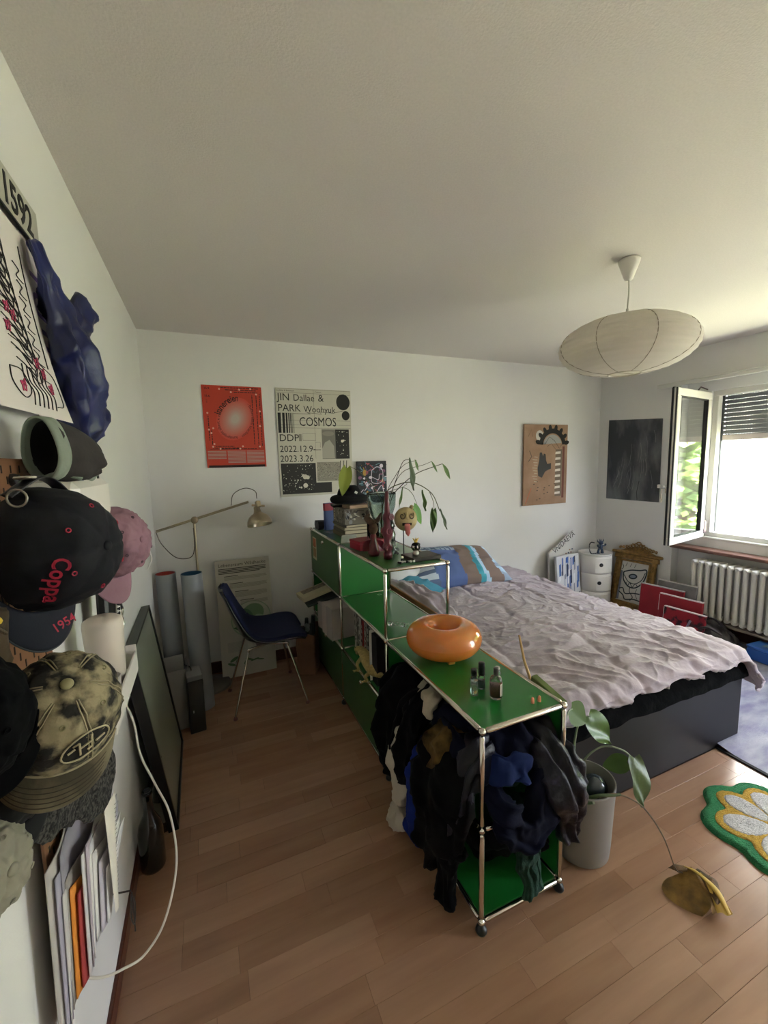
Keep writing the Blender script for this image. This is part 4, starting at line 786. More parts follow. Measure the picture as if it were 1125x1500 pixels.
# ================================================================== corner by the window
cc = V(4.125, 2.10, 0); cb = thing('round_cabinet', 'white glossy round plastic cabinet of three compartments in the far right corner', 'cabinet', cc)
for k in range(3):
    z0 = .02+k*.19; b = B(WHITEP); b.lathe([(.001, z0), (.155, z0), (.16, z0+.004), (.16, z0+.182), (.157, z0+.188)], cc, 48); s_ = b.build('drum', cb)
    b = B(WHITEP); a0 = -2.42+(.10 if k == 1 else -.02 if k == 0 else .0); 
    b.grid(lambda u, v: cc+V(.1635*cos(a0+u*1.25), .1635*sin(a0+u*1.25), z0+.018+v*.148), 24, 3)
    for e in (0, 1): b.grid(lambda u, v: cc+V((.157+.0065*v)*cos(a0+u*1.25), (.157+.0065*v)*sin(a0+u*1.25), z0+.018+e*.148), 24, 1); b.grid(lambda u, v: cc+V((.157+.0065*v)*cos(a0+e*1.25), (.157+.0065*v)*sin(a0+e*1.25), z0+.018+u*.148), 1, 1)
    d_ = b.build('sliding_door', cb)
    b = B(F('08080a', .5)); ah = a0+.35+(-.0 if k != 1 else -.18); hc_ = cc+V(.1638*cos(ah), .1638*sin(ah), z0+.10); b.lathe([(.001, .001), (.018, .001), (.02, 0)], hc_, 20, R=Vector((cos(ah), sin(ah), 0)).to_track_quat('Z', 'Y').to_matrix()); b.build('finger_hole', d_)
b = B(WHITEP); b.lathe([(.001, .590), (.155, .590), (.163, .596), (.163, .604), (.155, .604), (.152, .600), (.001, .600)], cc, 48); b.build('top_tray', cb)
fc = cc+V(.0, -.06, .601); ft = thing('blue_figurine', 'dark blue horned toy figure with arms raised on the round cabinet', 'figurine', fc); FB = mat('dark_blue_vinyl', '1d3350', .4, coat=.3)
b = B(FB)
for s_ in (-1, 1): b.tube(catmull([fc+V(s_*.03, 0, .0), fc+V(s_*.026, 0, .03), fc+V(s_*.010, 0, .055)], 3), [.016, .012, .012], 10); b.tube(catmull([fc+V(s_*.014, 0, .085), fc+V(s_*.045, -.01, .078), fc+V(s_*.058, -.015, .098)], 3), [.010, .008, .010], 8)
b.tube([fc+V(0, 0, .045), fc+V(0, 0, .07), fc+V(0, 0, .095)], [.018, .024, .016], 12); b.ball(fc+V(0, -.006, .112), (.024, .021, .020), 14, 10)
for s_ in (-1, 1): b.tube(catmull([fc+V(s_*.016, 0, .122), fc+V(s_*.04, 0, .128), fc+V(s_*.045, 0, .15)], 3), [.008, .006, .002], 7); b.tube([fc+V(s_*.006, 0, .13), fc+V(s_*.012-.01, 0, .155)], [.006, .002], 6)
b.build('body', ft)
cg = thing('bead_chain', 'dark beaded chain standing in a loop beside the blue figure', 'chain', fc+V(-.085, .03, 0)); 
for k, p in enumerate(catmull([fc+V(-.05, .01, .004), fc+V(-.10, .02, .004), fc+V(-.105, .04, .03), fc+V(-.10, .05, .09), fc+V(-.075, .05, .115), fc+V(-.045, .04, .11)], 4)): b = B(F('20242c', .4)); b.ball(p, .006, 8, 6); b.build('bead', cg)
# blue painted canvas and slanted white canvas behind the cabinet
cv = thing('blue_canvas', 'canvas painted in blue and grey streaks left of the round cabinet', 'painting', (3.83, 2.20, 0)); Mv = frame((3.62, 2.10, .02), (.99, .05, 0), (0, .10, 1)); b = B(F('d3d3d6', .7), Mv); b.box((.17, .29, 0), (.34, .58, .03), bev=.003); b.build('canvas_board', cv)
random.seed(21); b = B(None, Mv)
for k in range(46):
    b.use(F(random.choice(['2e4f96', '3d62a8', '8d8f9a', 'b9bcc6', '23314f', 'e4e4e8', '4d70b2']), .6)); x = random.uniform(.03, .31); y = random.uniform(.04, .50); w_ = random.uniform(.012, .03); h_ = random.uniform(.04, .16); y1 = min(.565, y+h_)
    b.poly([(x-w_/2, y), (x+w_/2, y+.01), (min(.335, x+w_/2+.004), y1), (x-w_/3, y1-.012)], .0155+.00002*k)
b.build('paint_streaks', cv)
wc = thing('white_canvas', 'slanted white board with black brush lettering behind the blue canvas', 'painting', (3.85, 2.30, 0)); Mw = frame((3.64, 2.245, .02), (1, .0, 0), (0, .06, 1)); b = B(F('d5d2cc', .7), Mw); b.poly([(0, 0), (.35, 0), (.35, .80), (0, .59)], 0, .02); b.build('canvas_board', wc)
b = B(PRINT, Mw); b.text('VNIDAEVA', .085, .075, .575, .0215, rot=.54, sx=.85)
for k in range(8): b.use(F(['8c5a4a', '4d566a', '9a7a62'][k % 3])); b.disc(.20+.018*k, .50+.02*(k % 3)+.012*k, .012, .008, .0215, 10)
b.build('lettering', wc)
# gilt frame
GOLD = mat('antique_gilt', 'a07c42', .42, .35, noi=(30, .45), bump=(60, .7, .006))
gf = thing('gilt_frame', 'ornate gilded picture frame with carved crest leaning on the window wall', 'picture frame', (4.30, 1.82, 0))
Mg2 = frame((4.262, 2.035, .02), (.10, -1, 0), (.19, 0, 1)); b = B(GOLD, Mg2)
Wf, Hf = .43, .60
b.box((Wf/2, .022, .0), (Wf+.06, .045, .06), bev=.006); b.box((Wf/2, .065, .0), (Wf, .05, .045), bev=.006)
b.box((.035, .31, 0), (.05, .46, .04), bev=.008); b.box((Wf-.035, .31, 0), (.05, .46, .04), bev=.008); b.box((.07, .31, .004), (.014, .43, .03), bev=.003); b.box((Wf-.07, .31, .004), (.014, .43, .03), bev=.003)
b.box((Wf/2, .555, .0), (Wf+.01, .05, .05), bev=.006); b.box((Wf/2, .595, .006), (Wf+.07, .03, .065), bev=.007); b.box((Wf/2, .515, .004), (Wf-.10, .02, .035), bev=.004); b.build('moulding', gf)
b = B(GOLD, Mg2)
for k in range(15): b.ball((.055+k*.0229, .555, .026), (.009, .006, .005), 8, 5)
for k in range(30): b.ball((.035 if k < 15 else Wf-.035, .11+(k % 15)*.028, .022), (.007, .010, .005), 8, 5)
b.build('beading', gf)
b = B(GOLD, Mg2)
for s_ in (-1, 1):
    for k in range(6):
        cx_ = Wf/2+s_*(.022+k*.031); cy_ = .632+.048*(1-k/6)**.8; r_ = .022-.0018*k
        b.tube([(cx_+s_*(r_*(1-.05*j))*cos(j*.62+k), cy_+(r_*(1-.05*j))*sin(j*.62+k), .006+.004*sin(j)) for j in range(14)], [.0065, .005, .003], 6)
        if k < 4: b.tube([(cx_+r_*.7*cos(j*.7), cy_-.03+r_*.6*sin(j*.7), .006) for j in range(9)], [.006, .003], 6)
b.tube([(Wf/2+.022*cos(j*.45), .705+.014*sin(j*.45), .006) for j in range(15)], .005, 6)
b.poly([(.03, .61), (Wf-.03, .61), (Wf-.13, .645), (Wf/2, .67), (.13, .645)], -.012, .014)
b.build('carved_crest', gf)
b = B(F('d6d4d0', .7), Mg2); b.rect(.07, .09, Wf-.07, .51, .0); pic = b.build('drawing', gf)
b = B(F('1f3038', .5), Mg2)
def sm2(pts, w_): b.line([(p.x, p.y) for p in catmull([(q[0], q[1], 0) for q in pts], 6)], w_, .0012)
sm2([(.11, .39), (.18, .42), (.27, .435), (.33, .45), (.335, .39), (.31, .31), (.25, .25), (.18, .25), (.12, .31), (.11, .39)], .013)
sm2([(.12, .36), (.17, .30), (.24, .29), (.30, .34), (.325, .42)], .008); b.disc(.21, .36, .045, .028, .0012, 20, .2)
sm2([(.15, .29), (.17, .25), (.19, .29), (.22, .25), (.245, .29), (.27, .27)], .007)
sm2([(.09, .21), (.13, .22), (.16, .17), (.24, .19), (.33, .20)], .011); sm2([(.09, .18), (.14, .15), (.17, .11), (.25, .13), (.33, .125)], .012); sm2([(.20, .25), (.20, .20), (.24, .15), (.22, .11)], .008); sm2([(.27, .24), (.26, .19), (.29, .14)], .005)
for x in (.12, .165, .21): sm2([(x, .45), (x+.012, .49)], .005)
sm2([(.085, .41), (.10, .44), (.085, .47)], .006); b.use(F('7a8194', .7)); b.rect(.075, .10, .10, .40, .0006); b.use(F('8f97a6')); b.disc(.21, .36, .030, .016, .0016, 16, .2)
b.build('ink_strokes', pic)
# red canvases / folders
def slab(name, label, c, s_, a, tilt, col, edge, cat='canvas', gr='canvases stacked by the radiator'):
    t = thing(name, label, cat, (c[0], c[1], 0), gr); M_ = Matrix.Translation(c) @ Matrix.Rotation(a, 4, 'Z') @ Matrix.Rotation(tilt, 4, 'Y'); b = B(F(col, .5), M_) if isinstance(col, str) else B(col, M_); b.box((0, 0, s_[2]/2), s_, bev=.002); b.build('panel', t)
    b = B(F(edge, .6), M_); b.box((.0, 0, s_[2]+.003), (s_[0]+.002, s_[1]+.002, .008), bev=.001); b.box((0, s_[1]/2+.001, s_[2]*.78), (s_[0]+.001, .004, s_[2]*.4)); b.build('pale_edge', t)
REDC = mat('red_canvas', 'a01c2a', .55, noi=(6, .25)); REDD = mat('red_canvas_dark_flower', '9a1a28', .55, noi=(14, .75, .42, .5), col2='2a0c10')
slab('red_canvas', 'tall red canvas with a pale grey edge, rearmost left of the stack', (4.13, 1.40, 0), (.03, .36, .40), .15, .10, REDC, 'b9b4b6')
slab('grey_canvas', 'grey and white canvas standing behind the red ones', (4.235, 1.335, 0), (.025, .32, .44), .12, .10, mat('smoky_grey_canvas', '8c8c8e', .5, noi=(9, .4)), 'c9c6c4')
slab('red_canvas', 'middle red canvas with white top edge in the stack', (4.10, 1.21, 0), (.028, .34, .36), .10, .09, REDC, 'd9cccb')
slab('red_canvas', 'front red canvas with a dark blotch, lowest of the stack', (4.03, 1.13, 0), (.028, .32, .28), .08, .09, REDD, 'd9cccb')
# radiator
RP = mat('radiator_enamel', 'cfcbc2', .4); ra = thing('radiator', 'old white column radiator under the window sill', 'radiator', (4.40, .55, .15))
yy = 1.235; random.seed(1)
while yy > -.45:
    b = B(RP)
    b.tube([(4.318, yy, .20), (4.318, yy, .665)], .0185, 14)
    for x in (4.385, 4.445): b.tube([(x, yy, .215), (x, yy, .65)], .013, 10)
    for z in (.205, .66): b.tube([(4.30, yy, z), (4.315, yy, z), (4.455, yy, z), (4.47, yy, z)], [.014, .024, .024, .014], 10, flat=.9)
    b.build('column', ra); yy -= .056
b = B(RP); b.cyl((4.35, 1.24, .205), (4.35, -.46, .205), .0145); b.cyl((4.35, 1.24, .66), (4.35, -.46, .66), .0145); b.build('connecting_tube', ra)
b = B(F('8d7f76', .5)); b.box((4.36, .39, .165), (.12, 1.75, .02), bev=.003); b.build('lower_bracket', ra)
for y in (1.0, .0): b = B(RP); b.box((4.36, y, .085), (.05, .03, .17), bev=.003); b.build('foot', ra)
b = B(CHROME); b.lathe([(.012, 0), (.014, .012), (.006, .02)], (4.31, 1.205, .235), 12, R=Matrix.Rotation(-pi/2, 3, 'Y')); b.build('vent_valve', ra)
# leather bag, blue crate
LE = mat('dark_leather', '241c1c', .32, noi=(10, .3), bump=(60, .4, .006)); lb = thing('leather_bag', 'dark brown leather bag lying below the radiator', 'bag', (4.12, .98, 0))
b = B(LE); cloth(b, [(4.15, 1.32, .10), (4.16, 1.12, .13), (4.17, .95, .12), (4.15, .80, .06)], [.05, .10, .11, .05], [.04, .09, .09, .03], (1, 0, 0), (5, .15), 4); b.build('body', lb)
b = B(LE); b.tube(catmull([(4.05, 1.02, .17), (4.03, .93, .21), (4.06, .85, .17)], 5), .009, 8); b.tube(catmull([(4.13, 1.05, .21), (4.13, .95, .26), (4.14, .86, .19)], 5), .009, 8); b.build('handle', lb)
b = B(F('b8b2b8', .3, metal=.7)); b.tube([(4.02, 1.10, .13), (4.03, 1.07, .22)], .009, 8); b.ball((4.05, 1.0, .17), .009, 8, 6); b.build('buckle', lb)
BC = F('2456a6', .35); bc_ = thing('blue_crate', 'blue plastic tool case lying on the carpet by the radiator', 'case', (4.24, .50, 0)); Mb = frame((4.24, .47, .012), (.06, 1, 0), (-1, .06, 0)); b = B(BC, Mb); b.box((0, 0, .045), (.52, .17, .09), bev=.008); b.build('base', bc_); b = B(F('3368bd', .3), Mb); b.box((0, 0, .103), (.525, .175, .022), bev=.006); b.build('lid', bc_)
b = B(F('8794a0', .5), Mb)
for x in (-.18, -.02, .14): b.rect(x-.05, -.03, x+.05, .03, .1148); b.box((x, .0, .118), (.04, .07, .006))
b.build('latch', bc_)
# pendant lamp
pc_ = V(2.296, .452, 2.14); pd = thing('pendant_lamp', 'large flat round paper lantern hanging from the ceiling', 'lamp', (2.296, .452, 1.99))
PAPER = mat('rice_paper', 'e8e2d8', .9, bump=(80, .2, .003)); PAPER.node_tree.nodes['Principled BSDF'].inputs['Subsurface Weight'].default_value = 0
nt_ = PAPER.node_tree; tl = nt_.nodes.new('ShaderNodeBsdfTranslucent'); tl.inputs[0].default_value = lin('e8e2d8'); mx = nt_.nodes.new('ShaderNodeMixShader'); mx.inputs[0].default_value = .35; nt_.links.new(nt_.nodes['Principled BSDF'].outputs[0], mx.inputs[1]); nt_.links.new(tl.outputs[0], mx.inputs[2]); nt_.links.new(mx.outputs[0], nt_.nodes['Material Output'].inputs[0])
Rl, Hl = .302, .134; nr = 15; pf_ = []
a0 = -1.36; a1 = 1.36
for k in range(nr*4+1):
    t = a0+(a1-a0)*k/(nr*4); rib = abs(sin(pi*k/4)); pf_.append((Rl*cos(t)**.92+.007*rib-.003, Hl*sin(t)))
b = B(PAPER); b.lathe(pf_, pc_, 96); b.build('paper_shade', pd)
b = B(F('a89d8c', .7))
for k in range(8):
    a = 2*pi*k/8+.26; b.tube([pc_+V((Rl*cos(t)**.92+.0025)*cos(a), (Rl*cos(t)**.92+.0025)*sin(a), Hl*sin(t)) for t in [a0+(a1-a0)*j/24 for j in range(25)]], .0018, 5)
b.build('wire_rib', pd)
rb_ = Rl*cos(a0)**.92; b = B(F('c8bfae', .5)); b.torus(pc_+V(0, 0, Hl*sin(a0)), rb_, .004, 40, 8); b.build('ring', pd); b = B(F('c8bfae', .5)); b.torus(pc_+V(0, 0, Hl*sin(a1)), rb_, .003, 40, 8); b.build('ring', pd); b = B(F('c8bfae', .5)); b.cyl(pc_+V(-rb_, 0, Hl*sin(a0)+.002), pc_+V(rb_, 0, Hl*sin(a0)+.002), .0025, n=6); b.build('cross_wire', pd)
b = B(WHITEP); b.lathe([(.001, -.055), (.02, -.055), (.022, .03), (.012, .05), (.001, .052)], pc_+V(0, 0, .03), 20); b.build('socket', pd)
b = B(F('efe9da', .4)); b.ball(pc_+V(0, 0, -.05), (.032, .032, .04)); b.build('bulb', pd)
b = B(F('b9b4a8', .5)); b.tube(catmull([pc_+V(0, 0, .08), pc_+V(0, 0, .17), pc_+V(.005, 0, .25), pc_+V(0, 0, .33)], 5), .0032, 8); b.box(pc_+V(0, 0, .165), (.012, .008, .02), bev=.002); b.build('cord', pd)
b = B(WHITEP); b.lathe([(.001, -.095), (.014, -.095), (.02, -.088), (.047, -.012), (.048, -.004), (.044, 0), (.001, 0)], (pc_.x, pc_.y, H-.0015), 32); b.build('canopy', pd)
# posters on the back right
pp = thing('brown_painting', 'tall unframed painting in browns with a black scalloped arc on the back wall', 'painting', (3.62, 2.33, 1.13)); Mp = frame((3.335, 2.328, 1.125), (1, 0, .0), (0, 0, 1)); KR = mat('kraft_painting_ground', 'a98a72', .8, noi=(5, .3, .3, .7), col2='8f6f55')
b = B(KR, Mp); b.box((.292, .412, 0), (.585, .825, .018), bev=.002); b.build('canvas_board', pp)
b = B(PRINT, Mp); z_ = .0096
def arcp(cx, cy, r, a0, a1, n): return [(cx+r*cos(radians(a0+(a1-a0)*k/n)), cy+r*sin(radians(a0+(a1-a0)*k/n))) for k in range(n+1)]
b.poly(arcp(.375, .60, .185, 8, 172, 20)+arcp(.375, .60, .135, 172, 8, 20), z_)
for k in range(8): a = radians(12+k*22); b.disc(.375+.197*cos(a), .60+.19*sin(a), .036, .022, z_+.0001, 16, a)
b.use(F('9c9a96')); b.poly(arcp(.375, .59, .132, 20, 165, 16), z_); b.use(F('c9c4bc')); b.disc(.20, .71, .05, .055, z_-.0003)
b.use(PRINT); b.line([(.27, .62), (.33, .70), (.40, .66), (.47, .58), (.50, .62)], .004, z_+.0004); b.line([(.30, .60), (.36, .63), (.42, .57)], .003, z_+.0004)
b.use(F('2c2825')); b.poly([(.19, .30), (.24, .28), (.28, .34), (.32, .36), (.36, .37), (.36, .43), (.31, .42), (.29, .46), (.285, .52), (.26, .53), (.25, .50), (.235, .54), (.205, .54), (.20, .46), (.18, .38)], z_+.0001)
b.use(F('b9a892'))
for k in range(10): b.line([(.175+.004*(k % 2), .24+k*.028), (.135-.012*(k % 3), .245+k*.028)], .008, z_)
b.use(F('70604f')); b.rect(.42, .08, .51, .57, z_-.0002); b.use(F('d6cdc0'))
for k in range(8): b.poly([(.415, .10+k*.06), (.49, .105+k*.06), (.49, .13+k*.06), (.42, .125+k*.06)], z_+.0003)
b.use(F('6d3a2c')); b.rect(.515, .06, .545, .60, z_); b.use(F('c05a34'))
for k in range(8): b.line([(.025+.009*k, .02+.02*k), (.04+.009*k, .035+.02*k)], .007, z_)
b.use(F('5d4a3a')); b.line([(.05, .70), (.09, .77), (.11, .70)], .004, z_); b.line([(.06, .45), (.10, .50), (.07, .56)], .010, z_)
for k in range(14): random.seed(k); b.disc(random.uniform(.08, .50), random.uniform(.03, .25), .012, .006, z_-.0001, 8)
b.build('brush_marks', pp)
dp = thing('dark_poster', 'dark grey photo poster with pale streaks on the wall left of the window', 'poster', (4.41, 1.94, 1.15)); Mp = frame((4.4165, 2.228, 1.152), (0, -1, 0), (0, 0, 1))
m_ = bpy.data.materials.new('streaked_photo'); m_.use_nodes = True; n_ = m_.node_tree; bs = n_.nodes['Principled BSDF']; bs.inputs['Roughness'].default_value = .35
tc = n_.nodes.new('ShaderNodeTexCoord'); mp = n_.nodes.new('ShaderNodeMapping'); mp.inputs['Rotation'].default_value = (.5, 0, 0); mp.inputs['Scale'].default_value = (1, 2.6, 1.0); tx = n_.nodes.new('ShaderNodeTexNoise'); tx.inputs['Scale'].default_value = 2.2; tx.inputs['Detail'].default_value = 9; cr = n_.nodes.new('ShaderNodeValToRGB')
cr.color_ramp.elements[0].position = .42; cr.color_ramp.elements[0].color = lin('32363e'); cr.color_ramp.elements[1].position = .82; cr.color_ramp.elements[1].color = lin('8a8c90')
for a_, c_ in ((tc.outputs['Object'], mp.inputs[0]), (mp.outputs[0], tx.inputs[0]), (tx.outputs[0], cr.inputs[0]), (cr.outputs[0], bs.inputs[0])): n_.links.new(a_, c_)
b = B(m_, Mp); b.poly([(0, 0), (.585, .0), (.580, .805), (0, .845)], 0, .003); b.build('sheet', dp)
b = B(F('9a9b9f', .5), Mp); random.seed(6)
for k in range(26):
    t = random.random(); x0_ = .08+.45*t; L_ = random.uniform(.08, .25); a = 1.0+.5*t; x_ = x0_; y_ = random.uniform(.02, .25+.35*t)
    q = [(x_+L_*s_*cos(a+.25*s_), y_+L_*s_*sin(a+.25*s_)) for s_ in (0, .33, .66, 1)]
    if all(0 < u_[0] < .57 and 0 < u_[1] < .78 for u_ in q): b.line(q, random.uniform(.0008, .0022), .0034)
b.use(F('0d0e10', .5)); b.line([(.36, .01), (.352, .09), (.372, .20)], .006, .0036); b.build('pale_streaks', dp)
b = B(WHITEP); b.box((4.40, 1.64, 1.31), (.03, .02, .035), bev=.003); b.tube([(4.41, 1.6, 1.31), (4.39, 1.6, 1.31)], .009, 8); b.build('wall_hook', label='small white wall hook right of the dark poster', cat='hook')
# ================================================================== far left corner
# floor lamp
fl_ = thing('floor_lamp', 'brass-nickel floor lamp with a tilting arm and bell shade in the far left corner', 'lamp', (.272, 2.14, 0))
b = B(SATIN); b.cyl((.272, 2.14, .03), (.272, 2.14, 1.235), .0085, n=14); b.build('pole', fl_)
b = B(mat('grey_lamp_base', '6d6862', .4, .3)); b.lathe([(.001, .03), (.03, .03), (.135, .022), (.14, .014), (.14, 0), (.001, 0)], (.30, 2.15, 0), 40); b.build('base', fl_)
A0, A1 = V(.031, 2.15, 1.171), V(.640, 2.13, 1.340)
b = B(SATIN)
for s_ in (-1, 1): b.cyl(A0+V(0, s_*.006, s_*.004), A1+V(0, s_*.006, s_*.004), .0045, n=8)
b.build('arm', fl_)
b = B(F('8f8068', .4, metal=.6)); b.lathe([(.001, -.02), (.022, -.02), (.024, -.014), (.024, .014), (.022, .02), (.001, .02)], (.276, 2.128, 1.235), 20, R=Matrix.Rotation(pi/2, 3, 'X')); b.build('pivot_knob', fl_)
sc_ = V(.695, 2.12, 1.285); ax_ = V(.10, -.32, -1).normalized(); Rq = (-ax_).to_track_quat('Z', 'Y').to_matrix()
b = B(SATIN); b.lathe([(.088, -.118), (.089, -.112), (.083, -.085), (.07, -.06), (.05, -.042), (.03, -.03), (.024, -.01), (.022, .015), (.018, .018), (.001, .018)], sc_, 40, R=Rq)
b.lathe([(.086, -.116), (.080, -.085), (.067, -.06), (.047, -.044), (.001, -.035)], sc_, 40, R=Rq); b.build('shade', fl_)
b = B(SATIN); b.box(sc_+V(.01, 0, .035), (.035, .03, .05), R=Rq, bev=.006); b.cyl(sc_+V(-.035, 0, .03), sc_+V(.055, 0, .02), .008, n=10); b.build('lamp_holder', fl_)
b = B(F('4d463c', .6)); b.tube(catmull([A1+V(-.12, 0, -.02), A1+V(-.10, 0, .06), A1+V(-.02, 0, .10), A1+V(.05, 0, .075), A1+V(.06, 0, .02)], 6), .003, 6); b.build('cord', fl_); b = B(F('4d463c', .6)); b.tube(catmull([A0, A0+V(.03, 0, -.09), A0+V(.11, 0, -.19), A0+V(.20, 0, -.20), (.262, 2.13, 1.04), (.265, 2.13, 1.18)], 6), .003, 6); b.build('cord', fl_)
# big rolls
def roll(x, y, r, h, label, inner):
    t = thing('paper_roll', label, 'paper roll', (x, y, 0), 'rolls standing in the far left corner'); b = B(mat('roll_paper_'+inner, '8f9296', .6, noi=(2, .12)))
    def rr(u, v): a = 2*pi*u*1.12+(-.6); k = r*(1-.05*u*1.12); return V(x+.02*(1-v)+k*cos(a), y+k*sin(a)-.06*(1-v), .003+v*h)
    b.grid(rr, 48, 6); b.build('sheet', t); b = B(F(inner, .5)); b.grid(lambda u, v: V(x+(r*.93)*cos(2*pi*u), y+(r*.93)*sin(2*pi*u), h*.80+v*(h*.202)), 36, 2, cu=True)
    b.grid(lambda u, v: V(x+(r*.93*v)*cos(2*pi*u), y+(r*.93*v)*sin(2*pi*u), h*.80), 36, 1, cu=True); b.build('printed_inside', t)
roll(.078, 2.02, .062, .905, 'grey-white standing paper roll with red inside, next to the left wall', 'a83a34')
roll(.236, 1.94, .066, .905, 'grey-white standing paper roll with dark blue inside, right of the red one', '1f4e6e')
# white bag with dark content, computer tower and small box
wb = thing('paper_bag', 'white paper carrier bag standing open between the leaning board and the rolls', 'bag', (.10, 1.74, 0)); b = B(F('8f8c88', .7), frame((.10, 1.74, 0), (1, .15, 0), (-.15, 1, 0)))
b.box((0, -.07, .19), (.13, .003, .38)); b.box((0, .07, .21), (.13, .003, .42)); b.box((-.064, 0, .20), (.003, .14, .40)); b.box((.064, 0, .20), (.003, .14, .40), R=Matrix.Rotation(.08, 3, 'Y')); b.box((0, 0, .003), (.13, .14, .006)); b.build('bag_walls', wb)
b = B(BLACKP); b.tube(catmull([(.165, 1.72, .39), (.20, 1.70, .37), (.20, 1.66, .32), (.19, 1.66, .26)], 5), .004, 6); b.build('handle', wb)
pcx = thing('black_speaker', 'black narrow upright speaker box with pale top on the floor by the rolls', 'speaker', (.215, 1.66, 0)); b = B(F('0b0b0d', .35)); b.box((.215, 1.67, .165), (.088, .15, .33), R=Matrix.Rotation(.12, 3, 'Z'), bev=.004); b.build('cabinet', pcx)
b = B(F('6f7072', .5)); b.box((.215, 1.67, .345), (.086, .145, .028), R=Matrix.Rotation(.12, 3, 'Z'), bev=.003); b.build('top_plate', pcx); b = B(F('c8c8c8', .3)); b.box((.205, 1.594, .14), (.006, .003, .016)); b.build('badge', pcx)
# leaning framed board (mirror like)
fb = thing('leaning_board', 'large pale grey board in a black frame leaning against the left wall', 'board', (.10, 1.22, 0))
bl0, br0, tl0, tr0 = V(.145, .885, .004), V(.138, 1.56, .004), V(.045, .815, .865), V(.035, 1.42, .885)
xa = (br0-bl0).normalized(); ya = (tl0-bl0); ya = (ya-xa*ya.dot(xa)).normalized(); Mf_ = frame(bl0, xa, ya); Lw = .655; Lh = .872; FBK = F('0d0d0d', .4)
sk = Matrix.Identity(4); sk[0][1] = -.075; Mf_ = Mf_ @ sk
b = B(FBK, Mf_); b.box((Lw/2, .009, -.018), (Lw, .018, .042), bev=.002); b.box((Lw/2, Lh-.006, -.018), (Lw, .012, .042), bev=.002); b.box((.009, Lh/2, -.018), (.018, Lh, .042), bev=.002); b.box((Lw-.005, Lh/2, -.018), (.010, Lh, .042), bev=.002); b.build('frame', fb)
b = B(mat('pale_grey_panel', '868a7c', .3), Mf_); b.box((Lw/2, Lh/2, -.012), (Lw-.02, Lh-.02, .012)); b.build('panel', fb)
# dark bottles by the left skirting
def wine(x, y, h, r, label, m):
    t = thing('glass_bottle', label, 'bottle', (x, y, 0), 'bottles by the left wall'); b = B(m); b.lathe([(.001, .002), (r*.95, .001), (r, .01), (r, h*.48), (r*.85, h*.58), (r*.42, h*.72), (r*.34, h*.95), (r*.42, h*.955), (r*.42, h), (r*.3, h), (r*.28, h*.7), (.001, h*.69)], (x, y, 0), 28); b.build('glass_body', t); return t
DG = mat('dark_bottle_glass', '07090a', .08, coat=.6); DGC = mat('pale_bottle_glass', '46483f', .08, trans=.5)
wine(.062, .745, .33, .046, 'black glass bottle on the floor against the left wall', DG)
t = wine(.085, .93, .34, .036, 'clear bottle with a grey label behind the black bottle', DGC); b = B(F('6b675e', .7)); b.lathe([(.0365, .05), (.0365, .15)], (.085, .93, 0), 28); b.build('label', t)
# wild hedge board
wh = thing('text_board', 'white board titled Lebensraum Wildhecke with green circle, leaning behind the chair', 'poster', (.58, 2.2, 0))
Mw2 = frame((.385, 2.195, .004), (1, .03, 0), (0, .14, 1)); b = B(mat('offwhite_board', 'bcb7aa', .7), Mw2); b.box((.2, .445, -.003), (.40, .89, .006)); b.build('panel', wh)
b = B(F('3a352c', .7), Mw2); b.text('Lebensraum Wildhecke', .036, .022, .842, .0005, sx=1.02); y_ = .822; random.seed(3)
def para(x0, x1, n_, y_, h=.0042):
    for k in range(n_): b.rect(x0, y_, x1-(.05 if k == n_-1 else random.uniform(0, .01)), y_+h, .0005); y_ -= h*1.9
    return y_
y_ = para(.022, .375, 4, .822, .006); b.use(F('8a8578', .7))
for k, n_ in enumerate((4, 5, 6, 5, 4)): b.use(F('4a453a', .7)); b.rect(.06+.035*k, y_-.012, .16+.035*k, y_-.007, .0005); b.use(F('928c7e', .7)); y_ = para(.06+.035*k, .375, n_, y_-.020, .0034)-.012
b.use(F('8fa38a', .7)); b.disc(.235, .425, .150, .135, .0004, 40, .3); b.use(F('b4b7a4', .7)); b.disc(.235, .425, .142, .127, .0008, 40, .3); b.use(F('6d8a68', .7)); b.disc(.25, .46, .085, .075, .0012, 24, .5); b.use(F('4a6a4c', .7)); b.disc(.20, .44, .05, .07, .0016, 20, .4); b.poly([(.10, .37), (.16, .33), (.20, .30), (.30, .33), (.28, .37), (.18, .39)], .0016); b.use(F('93a88c')); b.disc(.29, .42, .04, .03, .0019, 16)
b.use(F('a39e92', .7)); para(.05, .20, 12, .26, .0034); para(.23, .36, 9, .26, .0034)
b.use(F('4f6a4a', .7)); 
for (x, y, r, s_, a) in ((.09, .135, .035, .012, .5), (.07, .10, .03, .01, -.4), (.11, .11, .028, .01, 1.3), (.20, .115, .03, .007, -.3), (.24, .105, .035, .006, .2), (.28, .10, .03, .005, -.2), (.17, .10, .02, .007, 1)): b.disc(x, y, r, s_, .0008, 14, a)
b.build('print', wh)
